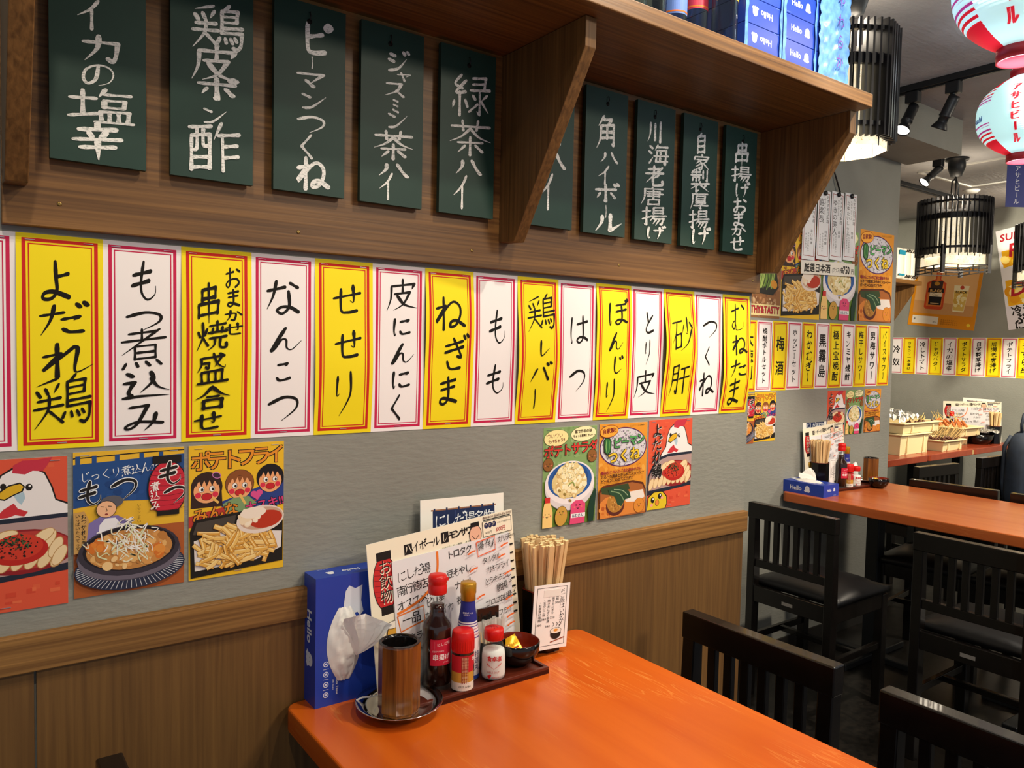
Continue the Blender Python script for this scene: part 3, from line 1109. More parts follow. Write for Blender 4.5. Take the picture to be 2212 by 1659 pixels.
def art_motsu(a):
    a.rect(0, 0, 100, 141.4, '#e3b332')
    a.rect(0, 78, 100, 141.4, '#a9592c')
    a.blobs(50, 120, 48, 20, 60, 2, 5, ['#b5652f', '#9d4f27', '#a9592c'], 4)
    a.line([(0, 6), (60, 3.5), (100, 3)], 1.0, INK, False)
    a.poly([(0, 12), (100, 7), (100, 49), (70, 52), (40, 50), (0, 54)], '#234a86')
    for x in (2, 16, 36, 58, 76):
        a.poly([(x, 4), (x + 4, 4), (x + 4, 12), (x, 12)], '#234a86')
    a.blobs(35, 34, 34, 15, 26, 1.5, 5, ['#284f8e', '#1e4079'], 9)
    a.htext('じっくり煮込んだ', 5, 20, 9.5, '#e9edf2', 0.95, True, 0.12, 9)
    for off, c, w in ((0.0, '#e9edf2', 22), (0.0, INK, 14)):
        a.glyph('も', 2, 28, 24, 25, c, w)
        a.glyph('つ', 32, 26, 24, 24, c, w)
    # lantern
    a.ell(84, 41, 18, 27, '#c8283a', 0, 28, INK, 1.0)
    a.rect(70, 8, 97, 16, INK)
    a.rect(74, 64, 95, 69, INK)
    for k in range(9):
        a.line([(67, 22 + 5 * k), (84, 24 + 5 * k), (101, 22 + 5 * k)], 0.5, '#7d1422')
    for c, w in (('#f0e6e2', 24), (INK, 15)):
        a.glyph('も', 73, 14, 26, 25, c, w)
        a.glyph('つ', 80, 38, 22, 20, c, w)
    a.vtext('煮込み', 72, 34, 9.5, '#f4ece8', 1.0, True, 12)
    # cook in an apron
    a.poly([(10, 86), (12, 70), (22, 64), (38, 64), (50, 72), (54, 88)], '#7f72ad')
    a.poly([(20, 90), (22, 72), (27, 66), (36, 66), (40, 72), (41, 90)], '#eceaf0')
    a.ell(33, 50, 10, 6, '#5c5a62')
    a.ell(28, 57, 8.5, 8, '#efb88e', 0, 20, INK, 0.5)
    for x in (24.5, 31):
        a.line([(x - 1.6, 54), (x + 1.6, 54.6)], 0.7, INK, False)
    a.ell(28, 62, 1.4, 1.0, '#8d3a34')
    a.line([(27.6, 55), (28.6, 58.5), (27.4, 59)], 0.5, INK)
    a.poly([(0, 58), (9, 57), (13, 66), (10, 96), (0, 98)], '#c79a58')
    a.vtext('おつかれさま', 8.4, 60, 4.6, INK, 1.1, True, 13)
    a.vtext('いっぱいたべてって', 3.4, 59, 3.9, INK, 1.02, False)
    a.vtext('いらっしゃい', 57, 54, 3.6, INK, 0.9, False)
    # lacquer tray, bowl and stew
    a.ell(50, 117, 50, 22, '#2b3046')
    for k in range(64):
        t = 2 * PI * k / 64
        c, s = math.cos(t), math.sin(t)
        a.line([(50 + 38 * c, 115 + 15 * s), (50 + 48.5 * c, 117 + 21 * s)], 0.5, '#d9dbe2', False)
    a.ell(49, 104, 47, 26, '#4d4856')
    a.ell(49, 108, 46, 21, '#6d6573')
    a.ell(49, 100, 46, 25, '#39343f')
    a.ell(49, 98, 42, 22, '#211c22')
    a.ell(49, 99, 39, 20, '#c08546')
    a.blobs(49, 99, 37, 17, 120, 2.0, 5.5, ['#d79a55', '#e2b06c', '#b87a3c', '#edc78c', '#c98a48'], 11)
    a.blobs(18, 92, 6, 6, 10, 2, 5, ['#d2732c', '#de8433'], 12)
    a.blobs(76, 104, 8, 5, 12, 2, 5, ['#d2732c', '#e0913f'], 13)
    rnd = random.Random(8)
    for k in range(70):
        x, y = 46 + rnd.gauss(0, 13), 88 + rnd.gauss(0, 8)
        a.line([(x, y), (x + rnd.uniform(-7, 7), y + rnd.uniform(-5, 6)), (x + rnd.uniform(-10, 10), y + rnd.uniform(-3, 14))], rnd.uniform(0.6, 1.3), rnd.choice(['#f2ece2', '#e6e3c8', '#f6f3ee', '#d9ddb0']))


def kid(a, x, y, s, hair, girl, seed):
    a.ell(x, y - 2 * s, 11.5 * s, 11.5 * s, hair, 0, 24, INK, 0.5)
    if girl:
        a.poly([(x - 11.5 * s, y - 3 * s), (x - 3 * s, y - 8 * s), (x + 11 * s, y - 3 * s), (x + 12 * s, y + 14 * s), (x - 12 * s, y + 14 * s)], hair)
    a.ell(x, y + 1 * s, 9.8 * s, 9.5 * s, '#f0a873', 0, 24, INK, 0.4)
    for k in range(5):
        u = -8 + 4 * k
        a.poly([(x + (u - 2.2) * s, y - 8.5 * s), (x + (u + 2.6) * s, y - 8.5 * s), (x + u * s, y - 2.6 * s)], hair)
    for d in (-4, 4):
        a.ell(x + d * s, y - 0.5 * s, 1.9 * s, 2.2 * s, '#f5f2ee', 0, 14, INK, 0.4)
        a.ell(x + (d + 0.6) * s, y - 0.2 * s, 1.0 * s, 1.2 * s, INK, 0, 10)
        a.ell(x + d * 1.6 * s, y + 4 * s, 2.3 * s, 2.2 * s, '#d8324a', 0, 14)
    a.ell(x, y + 5.4 * s, 3.8 * s, 2.6 * s, '#c4242c', 0, 16, INK, 0.4)


def fries(a, cx, cy, rx, ry, n, seed, L=26):
    rnd = random.Random(seed)
    for i in range(n):
        t, q = rnd.uniform(0, 2 * PI), math.sqrt(rnd.random())
        x, y = cx + rx * q * math.cos(t), cy + ry * q * math.sin(t)
        an = R(rnd.choice([rnd.gauss(-10, 14), rnd.gauss(25, 16), rnd.gauss(80, 22)]))
        l = rnd.uniform(0.5, 1.0) * L / 2
        dx, dy = math.cos(an) * l, math.sin(an) * l
        w = rnd.uniform(3.0, 4.6)
        x0, x1 = x - dx, x + dx
        if x0 < 4 or x1 < 4 or x0 > 97 or x1 > 97:
            continue
        a.line([(x0, y - dy), (x + 1.2, y + .8), (x1, y + dy)], w + 0.9, '#a8702c')
        a.line([(x0, y - dy), (x + 1.2, y + .8), (x1, y + dy)], w, rnd.choice(['#e0ab50', '#e9bd68', '#d79c40', '#f0cb80']))
        a.line([(x - dx * .9, y - dy * .9 - w * .2), (x1 * .9 + x * .1, y + dy * .9 - w * .2)], w * 0.3, '#f3d795', False)


def art_fries(a):
    a.rect(0, 0, 100, 141.4, '#e8b928')
    a.poly([(30, 62), (100, 40), (100, 70), (40, 76)], '#2b3f86')
    a.poly([(0, 74), (40, 66), (72, 62), (40, 84), (0, 86)], '#b7392f')
    kid(a, 18, 47, 1.35, '#35221d', True, 1)
    a.ell(28, 32.5, 4, 2.6, '#3d2a3a', 20, 12, '#c97ab5', 0.8)
    kid(a, 52, 46, 1.30, '#8a4f27', False, 2)
    kid(a, 85, 42, 1.28, '#191519', False, 3)
    a.poly([(34, 64), (46, 58), (62, 58), (70, 66), (60, 78), (40, 80)], '#7d9a6a')
    a.line([(24, 56), (30, 62)], 2.6, '#e6b860', False)
    a.line([(52, 55), (58, 66)], 2.6, '#e6b860', False)
    for c, b, o in ((INK, 2.2, -1.1), ('#e58f28', 0.7, -0.3)):
        for i, ch in enumerate('ポテトフライ'):
            a.htext(ch, 1.5 + i * 15.6 + o, 6.5 - i * 0.7 + o, 21.5 if i != 2 else 23, c, 1, False, 0, bold=b)
    for c, b, o in ((INK, 1.6, -0.8), ('#e08a26', 0.5, -0.2)):
        a.htext('みんな', 3 + o, 66 + o, 16, c, 1.0, False, 0.12, bold=b)
    a.ell(67, 56, 3.5, 3.4, '#d84f8e')
    a.ell(73, 55, 3.5, 3.4, '#d84f8e')
    a.poly([(63.8, 57.4), (76.3, 56), (71, 63)], '#d84f8e')
    for c, b, o in ((INK, 1.4, -0.7), ('#d23c78', 0.4, -0.2)):
        a.htext('大スキ!!', 58 + o, 64 + o, 12, c, 1.0, False, 0.14, bold=b)
    # photograph of the dish
    a.poly([(1, 90), (6, 78), (50, 74), (92, 70), (99, 88), (99, 133), (2, 139)], '#1d1a16')
    a.poly([(4, 93), (8, 81), (48, 77), (46, 88), (20, 96)], '#48413a')
    a.poly([(5, 100), (40, 92), (98, 100), (97, 118), (70, 128), (6, 132)], '#e4dcd8')
    fries(a, 48, 110, 40, 16, 95, 21)
    fries(a, 42, 98, 26, 10, 24, 22, 24)
    a.ell(74, 84, 26, 15, '#e5d6cc', -6)
    a.ell(75, 83, 23.5, 12, '#c9a58c', -6)
    a.ell(80, 84.5, 18, 9.5, '#b8351d', -6)
    a.blobs(62, 81, 10, 7, 26, 2.5, 5, ['#efd9b8', '#f4e6cf', '#e7c999'], 23)
    a.ell(66, 76, 14, 6, '#f1e2d2', -4)
    fries(a, 30, 120, 24, 8, 20, 24, 22)


def face(a, x, y, s):
    for d in (-3, 3):
        a.ell(x + d * s, y, 0.8 * s, 1.0 * s, INK, 0, 8)
        a.ell(x + d * 1.9 * s, y + 2.4 * s, 1.2 * s, 1.0 * s, '#e0786a', 0, 10)
    a.line([(x - 2 * s, y + 2.6 * s), (x, y + 4.4 * s), (x + 2 * s, y + 2.6 * s)], 0.8 * s, INK)


def art_potato_salad(a):
    a.rect(0, 0, 100, 141.4, '#7f9f63')
    a.rect(0, 76, 100, 141.4, '#5f7f30')
    a.blobs(50, 40, 48, 40, 80, 1.5, 5, ['#8aa96e', '#75955a', '#93b078'], 31)
    a.blobs(50, 112, 48, 28, 60, 1.5, 5, ['#67883a', '#567529', '#6f9142'], 32)
    a.ell(23, 15, 22, 11.5, '#efe3a0', -4, 24, '#5a5130', 0.6)
    a.ell(74, 11, 24, 10.5, '#efe9b6', -3, 24, '#5a5130', 0.6)
    a.htext('ついつい', 5, 9, 7.5, '#8a2f2a', 1.0, True, 0.06, 12)
    a.htext('たべちゃう!!', 8, 17, 5.8, '#7d3d2b', 0.95, False, 0.08, bold=.3)
    a.htext('家で作るのは', 57, 5, 5.4, '#4d3a22', 1.0, False, 0.04, bold=.25)
    a.htext('ちょっと面倒くさい・・', 54, 12, 3.9, '#4d3a22', 1.0, False, 0.02, bold=.2)
    for c, b, o in (('#3a1512', 1.6, -0.8), ('#d23b31', 0.5, -0.2)):
        for i, ch in enumerate('ポテトサラダ'):
            a.htext(ch, 0.5 + i * 16.6 + o, 25.5 - i * 1.0 + o, 18.5, c, 1, False, 0, bold=b)
    for x, y in ((9, 52), (91, 44)):
        a.ell(x, y, 9, 9, '#8a5a2b', 0, 20, '#3f2814', 0.6)
        face(a, x, y - 1, 0.9)
    # bowl
    a.ell(50, 85, 46, 35, '#d6cfd2', 0, 40, '#8d8890', 0.6)
    a.ell(50, 80, 46, 31, '#e9e2e4', 0, 40)
    a.ell(50, 77, 41, 26, '#2c5aa0', 0, 36)
    a.ell(50, 74, 34, 22, '#244a88', 0, 36)
    a.ell(49, 80, 33, 22, '#dcc88d', 0, 36)
    a.ell(50, 68, 26, 16, '#e6d59c', 0, 36)
    a.blobs(49, 82, 30, 19, 120, 1.6, 5.4, ['#ead9a4', '#f2e6be', '#dcc588', '#f6eecf', '#cfae74', '#e8cf90'], 33)
    a.blobs(50, 64, 22, 11, 60, 1.6, 4.6, ['#efe2b2', '#f5ecc8', '#e3cf95'], 34)
    a.blobs(52, 62, 20, 12, 60, 0.5, 1.0, ['#5f7a33', '#466026', '#87883c'], 35, 0.4)
    for x, y in ((40, 96), (63, 88), (50, 106), (30, 90)):
        a.ell(x, y, 3, 1.6, '#97803c', 30)
    a.line([(46, 84), (54, 80), (58, 86)], 1.8, '#8ea04f')
    # mayonnaise bottle, potato and ham figures, cucumber
    a.rect(4, 98, 13, 106, '#c9302c')
    a.poly([(3, 106), (14, 106), (18, 120), (18, 141), (0, 141), (0, 118)], '#eec67c')
    face(a, 8, 122, 1.1)
    a.ell(34, 127, 11, 14, '#c59842', 8, 24, '#54401c', 0.7)
    face(a, 34, 121, 1.0)
    a.poly([(52, 112), (60, 107), (72, 107), (79, 113), (78, 141), (50, 141)], '#d94a78')
    a.rect(52, 126, 79, 132, '#e9e6ea')
    a.htext('はむさん', 54, 126.4, 5.2, '#2f3d63', 1.0, False, 0, bold=.3)
    face(a, 65, 114, 1.2)
    a.poly([(86, 141), (84, 122), (90, 104), (97, 92), (100, 96), (98, 112), (95, 141)], '#1c3a2c')


def art_piman(a):
    a.rect(0, 0, 100, 141.4, '#dd922e')
    a.blobs(50, 60, 48, 55, 80, 2, 6, ['#e29c38', '#d58626', '#e5a546'], 41)
    a.htext('にんにくとえび入り', 62, 3.0, 3.4, '#8a6a2c', 1.0, False, 0.03)
    a.ell(50, 36, 49, 30, '#53265a', 0, 44)
    a.ell(50, 36, 47, 28.2, '#cfcad3', 0, 44)
    rnd = random.Random(42)
    for i in range(260):
        t, q = rnd.uniform(0, 2 * PI), math.sqrt(rnd.random())
        x, y = 50 + 45 * q * math.cos(t), 36 + 26.6 * q * math.sin(t)
        a.ell(x, y, rnd.uniform(0.5, 1.0), rnd.uniform(0.8, 1.9), rnd.choice(['#6f8f6c', '#84708e', '#8fa38c', '#a898ae', '#5f6f66']), rnd.uniform(0, 180), 6)
    a.ell(19, 11, 18, 8.5, '#e9a23a', -6, 22, '#7d2f1e', 0.8)
    a.htext('自家製!!', 5, 7, 8, '#7b2420', 1.0, False, 0.1, bold=.5)
    a.poly([(8, 24), (12, 20), (20, 21), (24, 26), (23, 42), (16, 47), (9, 42)], INK)
    a.poly([(9.2, 25), (12.6, 21.4), (19.6, 22.4), (22.8, 26.6), (21.8, 41.2), (16, 45.4), (10.2, 41)], '#2f6a38')
    a.line([(14, 24), (13, 34), (15, 43)], 1.6, '#86b36a')
    a.line([(19, 25), (20, 34), (18, 43)], 1.4, '#5f9a52')
    for c, b, o in (('#2a1d33', 2.2, -1.1), ('#55a05a', 0.8, -0.4)):
        for i, ch in enumerate('ピーマン'):
            a.htext(ch, 27 + i * 16.5 + o, 21 - i * 1.6 + o, 17.5, c, 1, False, 0, bold=b)
    for c, b, o in (('#3d2a1d', 2.6, -1.3), ('#e3c02f', 1.0, -0.5)):
        for i, ch in enumerate('つくね'):
            a.htext(ch, 17 + i * 23 + o, 40 - i * 1.5 + o, 21, c, 1, False, 0, bold=b)
    for k, s in enumerate(('鶏なんこつ入りごまと香味やさい', 'とろーり黄身とからめてジューシー', 'ピーマンにのせてどうぞ!!')):
        a.htext(s, 4, 70 + 6.2 * k, 5.6, ['#8d2a35', '#4a2416', '#4a2416'][k], 1.0, False, 0.03, bold=.35)
    # photograph
    a.poly([(2, 141), (0, 100), (8, 92), (70, 88), (92, 93), (98, 104), (100, 141)], '#5a2a18')
    a.poly([(4, 141), (3, 102), (10, 95), (68, 91), (90, 96), (96, 106), (98, 141)], '#a5602f')
    a.poly([(4, 95), (60, 92), (64, 101), (30, 108), (6, 104)], '#39482a')
    a.poly([(2, 118), (14, 110), (64, 104), (92, 104), (98, 116), (98, 138), (4, 141)], '#d8843a')
    a.poly([(46, 106), (92, 104), (96, 116), (80, 122), (56, 120)], '#e8ded6')
    a.blobs(24, 128, 20, 9, 30, 2, 5, ['#c96f2a', '#dd9142', '#b35a24'], 43)
    a.ell(34, 124, 19, 15, '#5b2a22', 0, 28)
    a.ell(34, 119, 17, 15, '#b07a32', 0, 28)
    a.blobs(34, 119, 15, 13, 80, 0.9, 2.2, ['#c89145', '#d9ab5e', '#94602a', '#b8813a'], 44)
    a.poly([(18, 98), (40, 96), (62, 104), (66, 114), (54, 116), (46, 126), (38, 122), (32, 110), (22, 106)], '#2c4a33')
    a.line([(24, 101), (42, 106), (52, 118)], 1.6, '#7f9a70')
    a.line([(30, 99), (48, 102), (60, 111)], 1.2, '#9bb08a')
    a.ell(84, 128, 11, 11, '#d98a32', 0, 26, '#a05a1e', 0.6)
    face(a, 84, 126, 0.9)


def art_asparagus(a):
    a.rect(0, 0, 100, 141.4, '#8f6038')
    a.rect(0, 0, 100, 46, '#3f5d33')
    a.blobs(50, 95, 48, 44, 120, 1, 4, ['#a57247', '#7c5030', '#b9875a'], 51)
    a.poly([(0, 80), (12, 66), (88, 70), (96, 96), (82, 108), (0, 104)], '#25241f')
    a.htext('アスパラ', 8, 12, 20, '#e3d35b', 1.0, False, 0.05, bold=.8)
    rnd = random.Random(52)
    for k in range(26):
        x = 12 + 2.7 * k + rnd.uniform(-1, 1)
        a.line([(x, 98 + rnd.uniform(-3, 3)), (x + 6, 80), (x + 4 + rnd.uniform(-3, 3), 56 + rnd.uniform(-4, 4))], 2.2, rnd.choice(['#57772e', '#7b983f', '#3f5b24', '#a3b860']))
    a.ell(84, 92, 8, 6, '#d3902d', 20)
    a.blobs(50, 118, 48, 6, 40, 1, 3, ['#b28a62', '#c7a57c'], 53)
    a.rect(0, 122, 100, 138, '#e2cf93')
    for c, b, o in (('#4a1320', 1.4, -.7), ('#b3252f', 0.5, -.2)):
        a.htext('HEALTHY&TASTY', 2 + o, 122 + o, 14.5, c, 1, False, 0, bold=b, sx=0.80)


def poster(name, art, label, w, loc, rz=0.0, group='food posters', ratio=1.414, staples=True):
    mb = MB()
    h = w * ratio
    sheet_base(mb, w, h, m_whi, 0.0008)
    a = Art(w, h, 0.0009, mb=mb)
    a.clip = True
    art(a)
    o = mb.build(name)
    tag(o, label, 'poster', group, None, loc, rz)
    if staples:
        for dx, z in ((-0.4 * w, h - 0.005), (0.4 * w, h - 0.005), (0, 0.006)):
            MB().box(dx - 0.006, -0.0018, z - 0.0004, dx + 0.006, -0.0008, z + 0.0004, m_staple).build('staple', o)
    return o


G1, G2, G3 = 'small food posters on the near wall', 'large food posters on the middle wall', 'small food posters on the middle wall'
eps = 0.0004
poster('food_poster', art_hen, 'red hen and sauced chicken poster cut off by the left edge of the photo', 0.1485, (-0.0155, -eps, 0.947), 0, G1)
poster('food_poster', art_motsu, 'blue and yellow stew bowl poster with red lantern on the near wall', 0.1485, (0.140, -eps, 0.951), 0, G1)
poster('food_poster', art_fries, 'yellow french fries poster with three cartoon children on the near wall', 0.1485, (0.295, -eps, 0.951), 0, G1)
poster('food_poster', art_potato_salad, 'green potato salad poster with white bowl on the near wall', 0.1485, (0.989, -eps, 0.947), 0, G1)
poster('food_poster', art_piman, 'orange green pepper and meatball poster on the near wall', 0.1485, (1.145, -eps, 0.948), 0, G1)
poster('food_poster', art_hen, 'red hen poster above the chair, rightmost poster on the near wall', 0.1485, (1.299, -eps, 0.951), 0, G1)
ym = 0.752 - eps
poster('food_poster', art_asparagus, 'large brown asparagus poster partly behind the wooden shelf end', 0.288, (2.640, ym, 1.466), 0, G2)
poster('food_poster', art_fries, 'large french fries poster above the far menu strips', 0.292, (2.933, ym, 1.472), 0, G2)
poster('food_poster', art_potato_salad, 'large green potato salad poster partly under the sake lists', 0.292, (3.231, ym, 1.477), 0, G2)
poster('food_poster', art_piman, 'large green pepper and meatball poster at the pillar corner', 0.305, (3.545, ym, 1.480), 0, G2)
poster('food_poster', art_motsu, 'small stew bowl poster on the middle wall beside the fries poster', 0.1485, (2.562, ym, 0.940), 0, G3)
poster('food_poster', art_fries, 'small fries poster on the middle wall above the black chair', 0.1485, (2.709, ym, 0.945), 0, G3)
poster('food_poster', art_hen, 'small red hen poster behind the menus on the middle wall', 0.1485, (3.247, ym, 0.941), 0, G3)
poster('food_poster', art_potato_salad, 'small potato salad poster on the middle wall', 0.1485, (3.402, ym, 0.942), 0, G3)
poster('food_poster', art_piman, 'small green pepper poster nearest the pillar corner', 0.1485, (3.565, ym, 0.944), 0, G3)

# ---------------------------------------------------------------- sake lists clipped on the middle wall
m_lam = M('clear_laminate', '#e9eef2', 0.2, spec=0.6)


names = [(2.965, 1.731, ('ちから', '造力士', '辛口純米'), 'white sake list strip partly behind the shelf bracket'),
         (3.073, 1.739, ('きらくちょう', '喜楽長', '純米吟醸'), 'second white sake list strip from the left'),
         (3.179, 1.746, ('ゆきのびじん', 'ゆきの美人', '純米'), 'third white sake list strip from the left'),
         (3.286, 1.753, ('たゆたいしっぷ', 'たゆたいしっぷ', '特選'), 'rightmost of the white sake list strips')]
for x, z, tx, lab in names:
    tx = (tx[0], tx[1], tx[2])
    w, h = 0.099, 0.306
    mb = MB()
    sheet_base(mb, w, h, m_lam, 0.001)
    a = Art(w, h, 0.0011, mb=mb)
    s = 100 * h / w / 380.0

    def scaled(fn, a=a, s=s):
        k0 = a.k
        a.pt = lambda p, a=a, s=s: ((p[0] - 50) * a.k, -a.y, a.h - p[1] * s * a.k)
        fn(a)
    n = len(tx[1])

    def f(a, tx=tx, n=n):
        a.rect(0.5, 0.5, 99.5, 379, '#efeff2')
        for x0, y0, x1, y1 in ((9, 14, 91, 17), (9, 357, 91, 360), (9, 14, 12, 360), (88, 14, 91, 360)):
            a.rect(x0, y0, x1, y1, '#9c3b30')
        a.vtext('おすすめ日本酒', 78, 24, 21, INK, 1.05, False)
        a.vtext(tx[0], 56, 40, 15, INK, 1.05, False)
        a.vtext(tx[1], 30, 44, min(44, 190 / n), INK, 1.04, False)
        a.vtext(tx[2], 68, 215, 19, INK, 1.1, False)
        a.vtext('やわらかな味わい', 45, 232, 13, INK, 1.02, False)
        a.vtext('すっきり辛口', 26, 238, 13, INK, 1.02, False)
    scaled(f)
    t = thing('sake_list', 'laminated %s' % lab, 'sign', (x, 0.7432, z + 0.0), 0, 'sake lists on the middle wall')
    mb.build('sheet', t)
    mb = MB()
    mb.T = Matrix.Translation((0.0, -0.0025, h - 0.012)) @ Matrix.Rotation(R(90), 4, 'X')
    mb.lathe([(0.011, 0.0), (0.011, 0.006), (0.0, 0.007)], m_blackmetal, 16)
    mb.build('magnet', t)
w, h = 0.425, 0.057
mb = MB()
mb.T = Matrix.Rotation(R(-2.0), 4, 'Y')
sheet_base(mb, w, h, m_lam, 0.001)
a = Art(w, h, 0.0011, mb=mb)
a.rect(0.3, 0.3, 99.7, 14, '#efeade')
a.htext('厳選日本酒', 5, 2.4, 9.6, INK, 1.0, False, 0, bold=.5)
a.htext('(グラス)', 56, 5.2, 6.0, INK, 0.95, False, 0, sx=.7)
a.htext('各', 72, 4.6, 6.5, INK, 1.0, False, 0, bold=.3)
a.htext('750', 77, 1.4, 11.5, INK, 1.0, False, 0, bold=.6, sx=.7)
a.htext('円', 92.5, 5.6, 6.0, INK, 1.0, False, 0, bold=.3)
tag(mb.build('price_sign'), 'wide white sake price sign reading 750 yen under the sake lists', 'sign', None, None, (3.124, 0.7412, 1.677))
MB().tube([(3.05, 0.746, 2.2685), (3.138, 0.743, 2.143), (3.188, 0.739, 2.052)], 0.0035, m_blackmetal, 8).build('lamp_cable')
bpy.data.objects['lamp_cable']['label'] = 'black cable hanging down the middle wall above the sake lists'
bpy.data.objects['lamp_cable']['category'] = 'cable'

# ---------------------------------------------------------------- tables and chairs
def table(name, label, cx, y_far, wx, ly, mat, ztop=0.72):
    """table with its far end against a wall; two pedestals with cross feet"""
    t = thing(name, label, 'table', (cx, y_far - ly / 2, 0), 0, None)
    r = 0.022
    pts = []
    for sx, sy, a0 in ((1, 1, 0), (-1, 1, 90), (-1, -1, 180), (1, -1, 270)):
        for k in range(5):
            a = R(a0 + 22.5 * k)
            pts.append((sx * (wx / 2 - r) + r * math.cos(a), sy * (ly / 2 - r) + r * math.sin(a)))
    MB().prism(pts, 'z', ztop - 0.04, ztop, mat).build('tabletop', t, 0.004, 3)
    for sy in (-0.28, 0.28):
        MB().box(-0.028, sy * ly - 0.028, 0.03, 0.028, sy * ly + 0.028, ztop - 0.04, m_blackmetal).build('pedestal', t, 0.004)
        mb = MB()
        mb.box(-0.24, sy * ly - 0.025, 0.0, 0.24, sy * ly + 0.025, 0.028, m_blackmetal)
        mb.box(-0.025, sy * ly - 0.18, 0.0, 0.025, sy * ly + 0.18, 0.027, m_blackmetal)
        mb.build('foot', t, 0.004)
        MB().box(-0.2, sy * ly - 0.03, ztop - 0.05, 0.2, sy * ly + 0.03, ztop - 0.04, m_blackmetal).build('support_plate', t)
    return t


TZ = 0.72
table('dining_table', 'glossy orange stained table in the foreground with condiments by the wall', 0.694, -0.008, 0.648, 1.12, m_table)
table('dining_table', 'red brown table by the middle wall behind the black chairs', 3.162, 0.742, 0.654, 1.14, m_table_b)
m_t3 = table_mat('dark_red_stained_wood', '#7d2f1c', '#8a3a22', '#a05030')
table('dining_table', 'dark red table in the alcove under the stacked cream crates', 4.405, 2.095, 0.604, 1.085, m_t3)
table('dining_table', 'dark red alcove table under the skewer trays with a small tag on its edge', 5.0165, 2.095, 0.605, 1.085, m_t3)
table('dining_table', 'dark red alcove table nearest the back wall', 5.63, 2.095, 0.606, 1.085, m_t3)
tag(MB().box(-0.012, -0.001, -0.014, 0.012, 0, 0.014, M('tan_label', '#a98a5c', 0.6)).build('edge_tag'), 'tiny tan tag stuck on the dark red alcove table edge', 'label', None, None, (5.298, 1.0105, 0.70))


def make_chair(label):
    t = thing('dining_chair', label, 'chair')
    w = 0.178
    for s in (-1, 1):
        MB().prism([(0.0, 0.0), (0.034, 0.0), (0.040, 0.42), (0.030, 0.70), (0.0, 0.70)], 'y', s * w - 0.032 * (s > 0), s * w + 0.032 * (s < 0), m_dark).build('leg', t, 0.0025)
        MB().box(0.346, s * w - 0.034 * (s > 0), 0.0, 0.380, s * w + 0.034 * (s < 0), 0.425, m_dark).build('leg', t, 0.0025)
    MB().box(-0.002, -w - 0.002, 0.692, 0.032, w + 0.002, 0.75, m_dark).build('top_rail', t, 0.003)
    MB().box(0.006, -w + 0.03, 0.505, 0.028, w - 0.03, 0.535, m_dark).build('lower_rail', t, 0.002)
    for k in range(6):
        y = -w + 0.032 + (2 * w - 0.064) * (k + 1) / 7
        MB().box(0.009, y - 0.010, 0.534, 0.024, y + 0.010, 0.693, m_dark).build('slat', t, 0.0015)
    mb = MB()
    mb.box(0.004, -w + 0.03, 0.372, 0.024, w - 0.03, 0.432, m_dark)
    mb.box(0.352, -w + 0.032, 0.372, 0.374, w - 0.032, 0.430, m_dark)
    for s in (-1, 1):
        mb.box(0.032, s * (w - 0.004) - 0.022 * (s > 0), 0.372, 0.35, s * (w - 0.004) + 0.022 * (s < 0), 0.430, m_dark)
    mb.build('seat_frame', t, 0.002)
    # padded seat, slightly crowned
    n = 10
    v, f = [], []
    for i in range(n + 1):
        for j in range(n + 1):
            x, y = 0.036 + (0.392 - 0.036) * i / n, -w + 0.0 + 2 * w * j / n
            e = min(i, n - i, 2.5) / 2.5 * min(j, n - j, 2.5) / 2.5
            z = 0.452 + 0.028 * math.sin(min(1, e) * PI / 2) + 0.004 * math.sin(PI * i / n) * math.sin(PI * j / n)
            v.append((x, y, z))
    m = n + 1
    for i in range(n):
        for j in range(n):
            f.append((i * m + j, (i + 1) * m + j, (i + 1) * m + j + 1, i * m + j + 1))
    ring = [i * m for i in range(m)] + [n * m + j for j in range(1, m)] + [i * m + n for i in range(n - 1, -1, -1)] + [j for j in range(n - 1, 0, -1)]
    o = len(v)
    v += [(v[k][0], v[k][1], 0.430) for k in ring]
    for q in range(len(ring)):
        p = (q + 1) % len(ring)
        f.append((ring[q], o + q, o + p, ring[p]))
    f.append([o + q for q in range(len(ring))])
    mb = MB().add(v, f, m_leather, True)
    mb.build('seat', t, weld=True)
    for s in (-1, 1):
        MB().box(0.03, s * (w - 0.008) - 0.018 * (s > 0), 0.215, 0.35, s * (w - 0.008) + 0.018 * (s < 0), 0.240, m_dark).build('stretcher', t, 0.002)
    MB().box(0.19, -w + 0.02, 0.217, 0.21, w - 0.02, 0.238, m_dark).build('stretcher', t, 0.002)
    MB().box(0.0025, -0.022, 0.392, 0.0042, 0.022, 0.404, M('grey_name_plate', '#8d8883', 0.4)).build('plate', t)
    return t


G = 'black dining chairs'
ch = make_chair('black slatted chair backing the left side of the middle table, next to the wall corner')
tag(ch, None, None, G, None, (2.392, 0.402, 0))
again(ch, 'black slatted chair backing the left side of the middle table, in front of the first', (2.447, -0.196, 0), 0, G)
again(ch, 'black chair at the right side of the orange table, closer to the wall', (1.256, -0.299, 0), PI + R(0.5), G)
again(ch, 'black chair beside the orange table, cut off by the lower right corner', (1.240, -0.752, 0), PI, G)
again(ch, 'black chair with only its post top showing at the bottom left edge', (0.083, -0.262, 0), 0, G)
again(ch, 'black chair tucked under the far side of the middle table near the pillar', (3.556, 0.352, 0), PI + R(7), G)
again(ch, 'black chair at the far side of the middle table, cut by the right edge', (3.568, -0.06, 0), PI, G)
again(ch, 'black chair facing the crates, just right of the pillar', (4.105, 0.668, 0), PI / 2 + R(-6), G)
again(ch, 'black chair facing the alcove tables with the blue backpack hung on it', (4.79, 0.668, 0), PI / 2 + R(-2), G)

